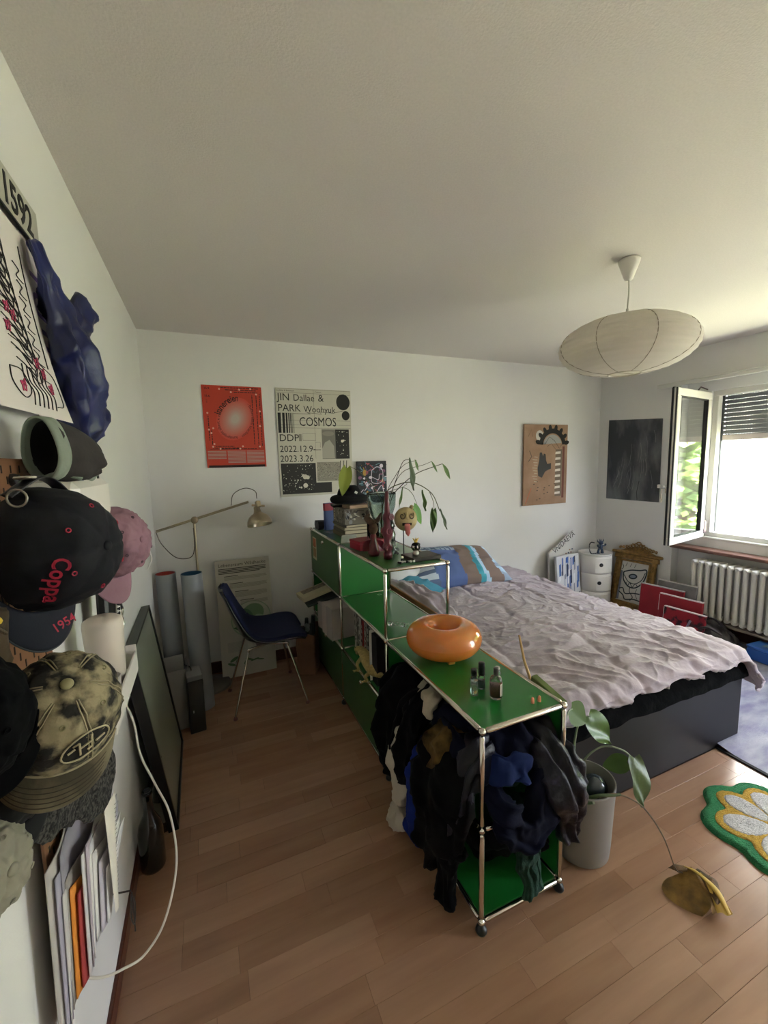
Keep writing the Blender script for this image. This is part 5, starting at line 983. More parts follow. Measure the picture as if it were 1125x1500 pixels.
# chair
ch = thing('shell_chair', 'dark blue upholstered shell chair on chrome legs facing the green shelf', 'chair', (.66, 1.86, 0))
SHELL = mat('dark_shell', '10131c', .25, coat=.4); UPH = mat('navy_upholstery', '0f1a44', .9, noi=(60, .2), bump=(160, .3, .003))
cy0 = 1.86
prof = catmull([(.40, 0, .80), (.418, 0, .765), (.455, 0, .66), (.49, 0, .56), (.535, 0, .475), (.60, 0, .445), (.70, 0, .442), (.80, 0, .455), (.875, 0, .450), (.915, 0, .418)], 6)
def shell(off, k_=1.0):
    n_ = len(prof)-1
    def fn(u, v):
        i = min(n_, int(round(v*n_))); p = prof[i]; s_ = (u-.5)*2
        if v < .5: hw = .145+.075*sin(min(1, v/.45)*pi/2)
        else: hw = .22+.015*sin((v-.5)*2*pi)
        e = 1.0
        if v < .10: e = sqrt(max(.0, 1-((.10-v)/.10)**2))*.55+.45
        if v > .88: e = sqrt(max(.0, 1-((v-.88)/.12)**2))*.6+.4
        w_ = hw*e*k_; T = (prof[min(n_, i+1)]-prof[max(0, i-1)]).normalized(); N = V(-T.z, 0, T.x)
        if N.z < 0 and v > .4: N = -N
        if v <= .4: N = V(abs(N.x), 0, abs(N.z)*.4)
        lift = .055*abs(s_)**2.6*(.35+.65*math.exp(-((v-.45)/.2)**2))
        q = V(p.x, cy0+s_*w_, p.z)+N.normalized()*(lift+off); return q
    return fn
b = B(SHELL); b.grid(shell(0), 24, len(prof)-1); sh_ = b.build('shell', ch); md = sh_.modifiers.new('s', 'SOLIDIFY'); md.thickness = .012; md.offset = 1
b = B(UPH); b.grid(shell(.012, .985), 24, len(prof)-1); sh_ = b.build('upholstery', ch); md = sh_.modifiers.new('s', 'SOLIDIFY'); md.thickness = .02; md.offset = 0
b = B(F('5d5248', .5)); b.box((.67, cy0, .422), (.14, .26, .018), bev=.004); b.build('mounting_plate', ch)
for (fx, fy, tx, ty) in ((.437, 1.632, .545, 1.72), (.897, 1.625, .80, 1.72), (.425, 2.01, .545, 1.99), (.868, 2.095, .80, 2.00)):
    b = B(CHROME); b.tube(catmull([(.672, ty+(.03 if ty < 1.8 else -.03), .415), (tx*.93+.05, ty, .410), (tx, ty, .392), (tx+(fx-tx)*.12, ty+(fy-ty)*.12, .345), (fx, fy, .012)], 6), .0075, 10); l_ = b.build('leg', ch)
    b = B(F('5a2a22', .6)); b.lathe([(.001, 0), (.014, .001), (.013, .012), (.009, .02), (.001, .02)], (fx, fy, 0), 14); b.build('rubber_foot', l_)
# brown bag
bb = thing('brown_bag', 'brown paper bag of bottles and cans beside the green shelf', 'bag', (1.02, 2.1, 0)); KP = mat('kraft_paper', '7a5740', .85, noi=(6, .2), bump=(12, .5, .01))
b = B(KP); Mb2 = frame((1.015, 2.09, 0), (.9, -.4, 0), (.4, .9, 0)); b.M = Mb2
b.grid(lambda u, v: (lambda a: V((.070+.006*nz((u*9, v*5, 1)))*max(-1, min(1, 1.45*cos(a))), (.095+.006*nz((u*7, v*6, 3)))*max(-1, min(1, 1.45*sin(a))), .003+v*(.33+.02*sin(a*2))))(2*pi*u), 40, 14, cu=True); b.rect(-.07, -.095, .07, .095, .003); b.build('bag_body', bb)
b = B(mat('rubbish', '2b3230', .4, noi=(20, .6))); b.M = Mb2
for k, (x, y) in enumerate(((-.03, -.04), (.03, -.02), (-.02, .04), (.03, .05))): b.tube([(x, y, .12), (x+.01, y, .36+.02*k)], [.028, .014], 10)
b.use(F('9aa09a', .5)); b.box((.0, .0, .34), (.05, .07, .03), R=Matrix.Rotation(.6, 3, 'Y')); b.build('contents', bb, kind='stuff')
# posters on the back wall
op = thing('red_poster', 'orange-red poster with the word innereien bent round a pale oval', 'poster', (.6, 2.34, 1.59)); Mo = frame((.385, 2.3445, 1.59), (1, 0, 0), (0, 0, 1)); sk2 = Matrix.Identity(4); sk2[0][1] = -.006; Mo = Mo @ sk2
m_ = mat('red_poster_ink', 'c23c26', .55, noi=(3, .12)); b = B(m_, Mo); b.poly([(0, 0), (.425, .0), (.42, .600), (-.002, .600)], 0, .002); b.build('sheet', op)
b = B(None, Mo)
for k in range(14): t = k/13; b.use(F('%02x%02x%02x' % (int(200-18*t), int(74+96*t), int(58+105*t)), .6)); b.disc(.218, .36, .125*(1-t*.80), .165*(1-t*.80), .0024+.00008*k, 32, -.45)
b.build('pale_oval', op)
b = B(F('2a1512', .6), Mo)
def ovalw(s0, dr):
    def f(q):
        a = s0-q.x; r1, r2 = .100+q.y+dr, .132+q.y+dr; x, y = r1*cos(a), r2*sin(a); c_, s_ = cos(-.45), sin(-.45); return V(.218+x*c_-y*s_, .36+x*s_+y*c_, .0040)
    return f
b.text('innereien', .068, 0, 0, bold=.0008, warp=lambda q: ovalw(3.30, .004)(V(q.x*.66/.118, q.y, 0))); b.text('- Bunsun albini knechten', .030, 0, 0, warp=lambda q: ovalw(1.25, .012)(V(q.x*.78/.118, q.y, 0))); b.text('kunstprojekt albert x xunx', .032, 0, 0, warp=lambda q: ovalw(-.95, .004)(V(q.x*.8/.118, q.y, 0)))
b.text('15.9.', .022, .015, .570, .004, bold=.0005); b.text('15.6.', .022, .015, .515, .004, bold=.0005); b.text('-', .02, .02, .545, .004); b.text('21:00', .012, .025, .50, .004, rot=-pi/2)
for x0, x1, y in ((.13, .40, .583), (.16, .38, .568), (.22, .39, .553), (.07, .20, .155), (.05, .25, .142), (.10, .36, .135)): 
    x = x0
    while x < x1: L_ = random.uniform(.008, .03); b.rect(x, y, min(x1, x+L_), y+.006, .0024); x += L_+.004
for x, y0_, y1_ in ((.345, .17, .54), (.375, .14, .55), (.40, .16, .55), (.028, .20, .38), (.045, .17, .28)):
    y = y0_
    while y < y1_: L_ = random.uniform(.008, .03); b.rect(x, y, x+.006, min(y1_, y+L_), .0024); y += L_+.004
b.line([(.03, .135), (.41, .135), (.412, .56)], .002, .0024); b.rect(.012, .0, .415, .018, .0024)
b.use(F('a8908a', .7))
for cx_ in (.010, .148, .285):
    for k in range(9 if cx_ > .1 else 6): b.rect(cx_, .118-k*.0105, cx_+.128, .124-k*.0105, .0024)
b.use(F('d9a898', .6))
for x, y in ((.12, .575), (.26, .575), (.34, .583), (.20, .555), (.38, .545), (.028, .40), (.03, .28), (.045, .255), (.06, .29), (.395, .31), (.40, .42), (.06, .175), (.05, .155), (.10, .14), (.26, .157), (.24, .14), (.385, .155)): b.disc(x, y, .007, .007, .0028, 10)
b.build('print', op)
cs = thing('event_poster', 'black and white exhibition poster reading COSMOS on the back wall', 'poster', (1.2, 2.34, 1.35)); Mc = frame((.905, 2.344, 1.345), (1, 0, 0), (0, 0, 1)); b = B(mat('poster_paper', 'c9c5b6', .7, noi=(2, .05)), Mc); b.poly([(.005, 0), (.605, .005), (.612, .850), (0, .850)], 0, .002); b.build('sheet', cs)
b = B(PRINT, Mc); z_ = .0026
b.text('JIN', .078, .012, .755, z_, sx=.98); b.text('Dallae', .072, .135, .755, z_, sx=.95); b.text('&', .078, .335, .755, z_); b.text('PARK', .078, .012, .672, z_, sx=.95); b.text('Woohyuk', .070, .215, .668, z_, sx=.92)
b.text('COSMOS', .10, .175, .560, z_, sx=.76); b.text('DDP', .078, .012, .440, z_); b.text('2022.12.9-', .073, .012, .355, z_, sx=.93); b.text('2023.3.26', .073, .012, .278, z_, sx=.93)
b.disc(.545, .755, .058, .064, z_, 36); b.disc(.565, .648, .034, .038, z_, 30)
b.text('Jindallae & Bakuhyuk', .016, .012, .826, z_); b.text('Cosmos', .016, .31, .822, z_)
for k, w_ in enumerate((.028, .022, .015, .010, .007, .005, .003, .002)): x = .010+(0, .035, .062, .082, .096, .107, .116, .124)[k]; b.rect(x, .505, x+w_*.85, .660, z_)
for pts in ([(.13, .655), (.27, .655), (.24, .665), (.36, .655), (.345, .672), (.46, .665), (.54, .685)],): b.line(pts, .003, z_)
for y in (.845, .815, .605, .57, .545): b.line([(.01, y), (.605, y-.002)], .0015, z_)
b.line([(.30, .845), (.30, .30)], .0015, z_); b.line([(.30, .43), (.34, .43), (.34, .39)], .002, z_); b.line([(.30, .37), (.345, .37)], .004, z_)
b.use(F('8f8a7d', .7)); b.rect(.168, .440, .190, .495, z_); b.use(PRINT); b.line([(.20, .445), (.305, .445), (.305, .50), (.20, .50), (.20, .445)], .0018, z_)
b.use(F('2c2a26', .7)); b.rect(.47, .295, .588, .535, z_); b.use(F('7a776e', .7)); b.rect(.355, .295, .47, .535, z_)
b.use(F('a8a498', .7)); b.poly([(.355, .30), (.46, .30), (.455, .40), (.42, .45), (.38, .43), (.355, .38)], z_+.0005); b.use(F('8b877c')); b.disc(.41, .50, .05, .02, z_+.0004)
b.use(F('2c2a26', .7)); b.poly([(.02, .02), (.425, .02), (.425, .105), (.295, .105), (.295, .265), (.015, .265)], z_)
b.use(F('8f8a7d', .7)); b.poly([(.305, .115), (.50, .115), (.50, .27), (.305, .27)], z_); random.seed(17)
for k in range(150): b.use(F('3b3934', .7) if k % 2 else F('b9b5a6', .7)); x = random.uniform(.308, .495); y = random.uniform(.118, .265); b.disc(x, y, .003, .0022, z_+.0004, 6)
b.use(F('d8d4c6', .7))
for k in range(90): x = random.uniform(.025, .285); y = random.uniform(.03, .255); b.disc(x, y, random.choice((.0015, .002, .0035)), None, z_+.0006, 8)
for k in range(20): b.disc(random.uniform(.48, .58), random.uniform(.30, .525), random.choice((.0015, .003)), None, z_+.0006, 8)
for x, y, r in ((.205, .155, .020), (.225, .15, .016), (.19, .165, .012), (.205, .085, .019), (.17, .07, .008), (.155, .072, .006), (.145, .13, .006), (.528, .44, .012), (.54, .445, .008), (.535, .365, .005), (.53, .515, .005)): b.disc(x, y, r, None, z_+.0008, 14)
b.use(PRINT)
for x in (.50, .53, .555): b.line([(x, .19), (x+.006, .28)], .006, z_)
b.build('print', cs)
cp_ = thing('graffiti_canvas', 'small colourful scribbled canvas standing on the shelf top against the back wall', 'painting', (1.41, 2.3, ZP)); Mq = frame((1.545, 2.305, 1.235), (1, 0, 0), (0, .02, 1)); b = B(F('14161c', .6), Mq); b.box((.135, .19, -.009), (.27, .38, .018), bev=.002); b.build('canvas_board', cp_)
scribble(frame((1.545, 2.304, 1.235), (1, 0, 0), (0, .02, 1)), .27, .38, ['b98a3a', '2d5f6e', '9c4a52', '39414d', '2a2a34', '6a8a92', '1a1d24', '7a4a6a', 'd8cfd8'], 130, 14, (.018, .05)).build('paint_layers', cp_)
b = B(F('d3c6d3', .6), Mq); 
for pts in ([(.13, .30), (.13, .20), (.22, .20), (.23, .30), (.18, .33), (.13, .30)], [(.06, .13), (.12, .19), (.15, .10), (.22, .17), (.24, .06)], [(.05, .14), (.02, .10), (.10, .05), (.16, .09)], [(.14, .24), (.19, .22), (.20, .27)]): b.line([(p.x, p.y) for p in catmull([(q[0], q[1], 0) for q in pts], 5)], .005, .0045)
b.build('white_lines', cp_)
# ================================================================== left wall
# number plate
npl_ = thing('number_plate', 'white licence plate with black digits 1592 high on the left wall', 'number plate', (.02, .1, 2.14)); Mn = frame((.012, -.16, 2.150), (0, 1, -.006), (0, 0.006, 1)); b = B(mat('plate_white', 'b5b2a4', .45, noi=(9, .2)), Mn); b.box((.25, .044, 0), (.50, .092, .003), bev=.001); b.build('plate', npl_)
b = B(PRINT, Mn); b.text('1592', .088, .285, .014, .0022, sx=1.0, bold=.0015, ext=.0006); b.build('digits', npl_); b = B(PRINT, Mn); b.box((.25, -.0015, .001), (.50, .004, .004)); b.build('frame_edge', npl_)
# drawing sheet
dw = thing('line_drawing', 'white sheet with looping black and pink pen drawing, curling off the left wall', 'drawing', (.02, .05, 1.72))
def dwf(x, y, e=0):                               # x along wall 0..0.45, y up 0..0.42
    v = y/.42; out = .012+.055*(1-v)**2*(.4+.6*(x/.45)); return V(out+e, -.205+x*.985+.0*(1-v), 1.715+y*.985+.035*(1-v)*(1-v)*((.45-x)/.45)*0)
b = B(mat('drawing_paper', 'dfd8d2', .7)); b.grid(lambda u, v: dwf(u*.45, v*.42), 16, 16); b.build('sheet', dw)
def strokes(b, fn, lst, w_, e=.0015, per=6):
    for pts in lst:
        q = catmull([(p[0], p[1], 0) for p in pts], per) if len(pts) > 2 else [V(p[0], p[1], 0) for p in pts]
        b.tube([fn(p.x, p.y, e) for p in q], w_, 4)
b = B(PRINT); L_ = []
for k in range(11):
    y = .37-.026*k; x = .235+.006*k
    L_.append([(x-.07, y+.04), (x+.02, y+.03), (x+.05, y), (x+.045, y-.03), (x+.015, y-.035), (x-.02, y-.01), (x-.06, y)])
    L_.append([(x-.05, y+.02), (x+.0, y+.012), (x+.03, y-.005), (x+.02, y-.024), (x-.01, y-.01)])
for k in range(7): L_.append([(.34+.006*(k % 2), .33-.036*k), (.37, .322-.036*k), (.35, .305-.036*k), (.385, .30-.036*k)])
for k in range(6): L_.append([(.25+.022*k, .10), (.245+.022*k, .07), (.27+.022*k, .05), (.255+.022*k, .02)])
L_ += [[(.19, .085), (.24, .085), (.26, .05), (.22, .03), (.185, .055), (.19, .085)], [(.39, .38), (.40, .30), (.41, .20), (.405, .12)], [(.30, .15), (.36, .12), (.42, .10), (.425, .04), (.38, .03)]]
strokes(b, dwf, L_, .0011); b.build('black_lines', dw)
for x, y in ((.205, .36), (.20, .34), (.25, .21), (.275, .20), (.235, .17), (.34, .12), (.36, .10), (.23, .055), (.38, .07)): b = B(F('b8385f', .6)); strokes(b, dwf, [[(x+.012*cos(t*1.9), y+.014*sin(t*2.6)) for t in range(7)]], .0011); b.build('pink_scribble', dw)
# posters behind the blue bag
p2_ = thing('purple_poster', 'white poster with big purple letters mostly hidden by the blue bag', 'poster', (.006, .30, 1.66)); Mv_ = frame((.006, .215, 1.66), (0, 1, 0), (0, 0, 1)); b = B(mat('poster_white_purple', 'c8c0c6', .6), Mv_); b.box((.10, .24, 0), (.20, .48, .002)); b.build('sheet', p2_)
b = B(F('5a3a96', .6), Mv_); b.text('FUTURE', .15, .05, .42, .0015, rot=-pi/2, sx=.6, bold=.003); b.build('lettering', p2_)
p3_ = thing('ray_poster', 'poster with yellow and purple sun rays on the left wall behind the blue bag', 'poster', (.005, .53, 1.55)); Mv_ = frame((.004, .42, 1.55), (0, 1, 0), (0, 0, 1)); b = B(mat('poster_beige', 'c2bc98', .6), Mv_); b.box((.125, .29, 0), (.25, .58, .002)); b.build('sheet', p3_)
b = B(None, Mv_)
for k in range(30): a = 2*pi*k/30; b.use(F('c9bc3e' if k % 2 else '7a5a7c', .6)); r = 5
for k in range(26):
    a = -.2+k*.26; b.use(F('b9ac38' if k % 2 else '6d4a70', .6)); c_, s_ = cos(a), sin(a); r0, r1 = .05, .115
    b.poly([(.125+r0*cos(a-.03), .10+r0*.8*sin(a-.03)), (.125+r1*cos(a-.05), .10+r1*.8*sin(a-.05)), (.125+r1*cos(a+.05), .10+r1*.8*sin(a+.05)), (.125+r0*cos(a+.03), .10+r0*.8*sin(a+.03))], .0015)
b.use(F('c9bc3e')); b.poly([(.01, .30), (.24, .34), (.24, .56), (.01, .52)], .0014); b.use(F('8a6a50')); b.line([(.02, .31), (.23, .50)], .006, .002); b.build('print', p3_)
# blue nylon bag
NY = mat('blue_nylon', '182463', .4, noi=(5, .45, .3, .7), col2='0c143e', bump=(10, .5, .012)); ub = thing('blue_nylon_bag', 'crumpled dark blue nylon bag hanging from the number plate hook', 'bag', (.06, .3, 1.66))
b = B(NY); cloth(b, [(.035, .215, 2.128), (.045, .24, 2.05), (.055, .275, 1.97), (.065, .30, 1.90), (.07, .345, 1.82), (.07, .38, 1.74), (.065, .41, 1.665)], [.035, .045, .06, .10, .14, .135, .035], [.008, .012, .02, .035, .045, .04, .015], (0, 1, .12), (5, .32), 2, 72, 12, .007); b.build('bag_body', ub)
b = B(NY); cloth(b, [(.05, .33, 1.92), (.06, .42, 1.99), (.07, .47, 2.05), (.075, .53, 2.045)], [.04, .035, .035, .02], [.015, .014, .012, .01], (.2, .4, -1), (4, .3), 5, 40, 8, .006); b.build('loose_flap', ub)
# perforated board
PEG = mat('brown_hardboard', '7d5538', .7, noi=(14, .12)); pg = thing('pegboard', 'brown perforated pegboard screwed to the left wall behind the caps', 'pegboard', (.03, -.2, .47))
def peg(y0, y1, z0, z1, name):
    b = B(PEG); b.box((.022, (y0+y1)/2, (z0+z1)/2), (.006, y1-y0, z1-z0), bev=.001); p = b.build(name, pg)
    b = B(F('1d120c', .9)); z = z0+.025; r = 0
    while z < z1-.015:
        y = y0+.02+(.02 if r % 2 else 0)
        while y < y1-.01: b.box((.0253, y, z), (.0012, .004, .014)); y += .04
        z += .02; r += 1
    b.build('slot', p, kind='stuff')
peg(-.62, .06, 1.06, 1.625, 'upper_board'); peg(-.105, .34, .475, 1.035, 'lower_board')
b = B(F('2a2622', .5)); b.lathe([(.001, .012), (.010, .012), (.012, .006), (.012, 0)], (.026, -.045, 1.585), 16, R=Matrix.Rotation(pi/2, 3, 'Y')); b.build('screw', pg)
for y in (-.60, .04): b = B(F('3b2c20', .7)); b.box((.010, y, 1.34), (.018, .02, .56)); b.build('spacer', pg)
# white containers
wx = thing('white_container', 'white plastic container with rounded front on the wall under the dark and sage cap', 'container', (.07, .14, 1.44)); b = B(WHITEP); b.box((.075, .115, 1.515), (.10, .30, .125), bev=.014); b.build('body', wx); b = B(WHITEP); b.tube([(.062, .272, 1.4525), (.062, .272, 1.5775)], .032, 20); b.build('round_end', wx)
wt = thing('white_tumbler', 'white plastic beaker standing in the wall tray below the navy cap', 'beaker', (.085, .24, 1.0)); b = B(mat('translucent_white', 'd9cdc2', .35)); b.lathe([(.001, 1.0), (.040, 1.002), (.047, 1.19), (.045, 1.205), (.035, 1.212), (.001, 1.213)], (.082, .245, 0), 32); b.build('cup', wt)
b = B(mat('frosted_cup', 'cfc8c0', .4, trans=.4)); b.lathe([(.001, 1.002), (.026, 1.003), (.030, 1.085), (.028, 1.085), (.001, 1.01)], (.098, .155, 0), 24); b.build('small_cup', label='small frosted cup in front of the white beaker', cat='cup')
ty = thing('wall_tray', 'narrow white wall tray holding the beaker', 'tray', (.08, .24, .985)); b = B(WHITEP); b.box((.075, .22, .992), (.11, .34, .012), bev=.002); b.box((.128, .22, 1.022), (.005, .34, .06), bev=.001); b.box((.075, .389, 1.03), (.11, .005, .08), bev=.001); b.box((.075, .051, 1.03), (.11, .005, .08), bev=.001); b.build('tray_body', ty)
# straps and lanyards
bp = thing('black_pouch', 'black pouch with a pink patch hanging behind the navy cap', 'pouch', (.06, .42, 1.1)); b = B(BLACKP); b.box((.055, .44, 1.22), (.03, .11, .26), R=Matrix.Rotation(-.12, 3, 'X'), bev=.008); b.tube([(.05, .53, 1.585), (.052, .52, 1.45), (.055, .47, 1.30)], .006, 6, flat=.5); b.build('body', bp); b = B(F('a8485a', .6)); b.box((.072, .40, 1.265), (.003, .04, .045), R=Matrix.Rotation(-.5, 3, 'X')); b.build('pink_patch', bp)
bs_ = thing('beaded_strap', 'black and white checked bead strap hanging by the pouch', 'strap', (.08, .46, 1.1)); b = B(F('d9d5cc', .5)); b.tube([(.08, .49, 1.27), (.08, .462, 1.19), (.08, .43, 1.12)], .006, 8); b.build('band', bs_)
for k in range(13): t = k/12; b = B(F('0d0d10', .5)); b.box((.084, .49-.06*t, 1.27-.15*t), (.008, .008, .006), R=Matrix.Rotation(.5, 3, 'X')); b.build('bead', bs_)
ln = thing('lanyard', 'black lanyard with metal swivel clip hanging below the pink cap', 'lanyard', (.06, .62, 1.0)); b = B(BLACKP); b.tube([(.06, .60, 1.30), (.06, .61, 1.2), (.06, .635, 1.115)], .013, 8, flat=.2, up=(1, 0, 0)); b.build('ribbon', ln); b = B(CHROME); b.cyl((-.002, .60, 1.295), (.07, .60, 1.30), .003, n=8); b.build('nail', ln)
b = B(CHROME); b.torus((.06, .637, 1.108), .014, .0022, 20, 6, Matrix.Rotation(pi/2, 3, 'Y')); b.torus((.06, .632, 1.09), .006, .0018, 14, 6, Matrix.Rotation(pi/2, 3, 'Y')); b.tube([(.06, .632, 1.084), (.06, .64, 1.06), (.06, .625, 1.045)], [.003, .004, .002], 7); b.build('clip', ln)
b = B(F('4d5058', .5)); b.box((.062, .575, 1.20), (.015, .03, .09), bev=.004); b.build('key_fob', ln)
# ------------------------------------------------------------------ caps
def cap(name, label, loc, Y, Z, m, hgt=.125, rx=.088, ry=.098, brim_l=.072, mb=None, curve=.024, btn=None, eye=None, group='caps hanging on the left wall', under=None, crush=0, seam=None, bw=1.0):
    Z = Vector(Z).normalized(); Y = Vector(Y); Y = (Y-Z*Y.dot(Z)).normalized(); X = Y.cross(Z); M = frame(loc, X, Y, Z); t = thing(name, label, 'cap', loc, group)
    def dome(az, el, e=0.0):
        c = cos(el); k = c**.72; pz = sin(el)**1.0 if el > 0 else 0
        seamd = .0022*math.exp(-((((az/(pi/3)) % 1)-.5)**2-.25)**2*0) if 0 else 0
        f = ((az+pi/6)/(pi/3)) % 1; groove = -.0025*math.exp(-((min(f, 1-f)*1.05*c)/.035)**2) if c > .1 else 0
        w_ = crush*nz((cos(az)*c*2, sin(az)*c*2, pz*2), 2.6)+crush*.6*nz((cos(az)*c, sin(az)*c, pz), 7)
        n = Vector((sin(az)*k, cos(az)*k, pz)); return Vector((rx*sin(az)*k, ry*cos(az)*k, hgt*pz))+n.normalized()*(e+groove+w_)
    b = B(m, M); b.grid(lambda u, v: dome(2*pi*u, v*pi/2*.985), 96, 28, cu=True); b.use(under or F('0a0a0c', .9)); b.grid(lambda u, v: dome(2*pi*u, v*pi/2*.985, -.003), 48, 12, cu=True); b.build('crown', t)
    def br(u, v, e=0):
        s_ = (u-.5)*2; th = s_*radians(68); inn = Vector((rx*sin(th), ry*cos(th), 0)); out = brim_l*max(0, cos(s_*pi/2))**.5; xs = 1+.06*v*bw*(1-s_*s_)
        p = inn+Vector((0, out*v, 0)); p.x *= xs; p.z = -curve*(p.x/rx)**2*(.3+.7*v)+.012*v*(1-s_*s_)*0+e-.004; return p
    b = B(mb or m, M); b.grid(lambda u, v: br(u, v), 40, 10); o = b.build('brim', t); md = o.modifiers.new('s', 'SOLIDIFY'); md.thickness = .004; md.offset = 0
    b = B(btn or m, M); b.ball(Vector((0, 0, hgt)), (.0085, .0085, .0045), 16, 8); b.build('button', t)
    b = B(eye or btn or m, M)
    for k in range(6): az = pi/3*k; c_ = dome(az, 1.0, .001); n_ = (c_-Vector((0, 0, -.02))).normalized(); b.torus(c_, .0033, .0011, 12, 5, n_.to_track_quat('Z', 'Y').to_matrix())
    b.build('eyelet', t, kind='stuff')
    return t, M, dome, br
NVC = mat('navy_cotton', '080a16', .9, noi=(20, .2), bump=(220, .2, .002)); NVC2 = mat('navy_brim', '0e1122', .85, bump=(220, .2, .002)); RDT = mat('red_embroidery', 'a81f3c', .7)
t, M, dm, br = cap('baseball_cap', 'navy cap embroidered in red with 1954 on its brim, nearest on the left wall', (.092, -.165, 1.470), (.06, -.05, -1), (.87, -.49, .05), NVC, mb=NVC2, btn=NVC, eye=RDT, hgt=.125, rx=.090, ry=.104, brim_l=.070, crush=.003)
from mathutils import kdtree
def projector(fn, nu, nv, M, A, d, r):
    """flat stitch pattern laid against a curved surface, seen square-on along d, centred at A"""
    d = Vector(d).normalized(); r = Vector(r); r = (r-d*r.dot(d)).normalized(); u_ = r.cross(d); A = Vector(A); pts = []
    for i in range(nu+1):
        for j in range(nv+1): pts.append(M @ fn(i/nu, j/nv))
    dm_ = min((p-A).dot(d) for p in pts); pts = [p for p in pts if (p-A).dot(d)-dm_ < .12]
    cell_ = {}
    for p in pts:
        k = (round((p-A).dot(r)/.0025), round((p-A).dot(u_)/.0025))
        if k not in cell_ or (p-A).dot(d) < (cell_[k]-A).dot(d): cell_[k] = p
    L = list(cell_.values()); kd = kdtree.KDTree(len(L))
    for k, p in enumerate(L): kd.insert(Vector(((p-A).dot(r), (p-A).dot(u_), 0)), k)
    kd.balance()
    def f(q, e=.0022):
        s_ = kd.find_n(Vector((q.x, q.y, 0)), 4); ws = [1/(x[2]+1e-4) for x in s_]; dep = sum(w_*(L[x[1]]-A).dot(d) for w_, x in zip(ws, s_))/sum(ws)
        return A+r*q.x+u_*q.y+d*(dep-e)
    return f
VD = (-.26, .95, -.16); VR = (.96, .26, 0)
f1 = projector(lambda u, v: dm(2*pi*u, v*pi/2), 260, 90, M, (.125, -.2, 1.42), VD, VR)
b = B(RDT); b.text('Coppa', .033, -.004, .040, rot=-1.87, sx=.80, warp=lambda q: f1(q), bold=.0007); b.build('script_embroidery', t)
f2 = projector(lambda u, v: br(u, v, .002), 120, 60, M, (.125, -.22, 1.35), VD, VR)
b = B(RDT); b.text('1954', .024, -.010, -.020, rot=.35, sx=.72, warp=lambda q: f2(q, .0012), bold=.0003); b.build('number_embroidery', t)
b = B(F('3c4048', .7), M); b.tube([br(k/40, 1.0) for k in range(41)], .0024, 6); b.build('brim_piping', t)
# strap and buckle of the navy cap
b = B(BLACKP, M); b.tube(catmull([(-.05, -.088, .015), (-.02, -.112, .02), (.02, -.118, .03), (.06, -.092, .02)], 5), .012, 10, flat=.25, up=(0, 1, 0)); b.build('back_strap', t); b = B(F('9b948a', .3, metal=.7), M); b.box((.035, -.119, .03), (.018, .005, .028), bev=.002); b.torus((.062, -.088, .040), .013, .0018, 16, 6, Matrix.Rotation(1.2, 3, 'Y')); b.build('buckle', t)
PK = mat('dusty_pink_cotton', '96707e', .9, noi=(9, .22), bump=(120, .4, .003))
t, M, dm, br = cap('baseball_cap', 'dusty pink cap hanging behind the navy one, brim pointing down', (.112, .285, 1.405), (.10, .0, -1), (.86, -.50, .08), PK, hgt=.092, rx=.084, ry=.095, brim_l=.078, crush=.005, btn=PK, eye=F('4a3540'))
b = B(F('e4dfe0', .3)); b.tube(catmull([(.198, .30, 1.375), (.203, .30, 1.345), (.190, .30, 1.315)], 4), .003, 6, flat=.5); b.build('shiny_edge', t)
# acid washed denim cap
DN = mat('acid_washed_denim', '9c9072', .9, noi=(26, .8, .44, .58), col2='191612', bump=(150, .5, .003)); DNB = mat('faded_denim_brim', '857a60', .9, noi=(12, .35, .4, .7), col2='4a4334', bump=(160, .5, .003))
t, M, dm, br = cap('denim_cap', 'black and beige acid-washed denim cap with an oval logo, hanging low on the left wall', (.119, -.253, 1.215), (.0, -.62, -.78), (.30, -.64, .72), DN, mb=DNB, hgt=.112, rx=.082, ry=.086, brim_l=.046, btn=F('8c8460', .6), crush=.004, under=F('0d0c0b', .9), curve=.035)
b = B(F('9a8f74', .9), M)
for k in range(6):
    az = pi/3*k+pi/6
    for s_ in (-.035, .035): b.tube([dm(az+s_*(1 if e < 1.0 else 1.6), e, .0012) for e in [.05+.1*j for j in range(14)]], .0011, 5)
b.tube([br(j/40, .02, .003) for j in range(41)], .0020, 5)
b.build('seam_piping', t)
b = B(F('3a3226', .9), M)
for vv in (.35, .50, .64, .77, .9): b.tube([br(.06+.88*j/36, vv, .0022) for j in range(37)], .0008, 4)
b.build('brim_stitching', t)
f3 = projector(lambda u, v: dm(2*pi*u, v*pi/2), 260, 90, M, (.168, -.33, 1.20), (-.22, .90, -.38), (.97, .22, 0))
def lg(x, y, e=.0028): a = .42; return f3(Vector((.0+x*cos(a)-y*sin(a), 0+x*sin(a)+y*cos(a), 0)), e)
b = B(F('16130f', .8)); b.grid(lambda u, v: lg(.034*v*cos(2*pi*u), .0165*v*sin(2*pi*u), .0016), 32, 4, cu=True)
b.use(F('b3a78a', .8)); b.tube([lg(.032*cos(2*pi*k/36), .0150*sin(2*pi*k/36)) for k in range(36)], .0014, 5, closed=True)
for pts in ([(-.012, -.008), (-.004, .008)], [(.004, -.008), (.012, .008)], [(-.008, 0), (.008, 0)], [(-.022, .004), (-.012, .004)], [(.012, -.004), (.024, -.004)], [(-.012, .008), (-.004, .008)], [(.004, -.008), (-.002, -.008)]): b.tube([lg(*p, .0036) for p in pts], .0016, 5)
b.build('oval_logo', t)
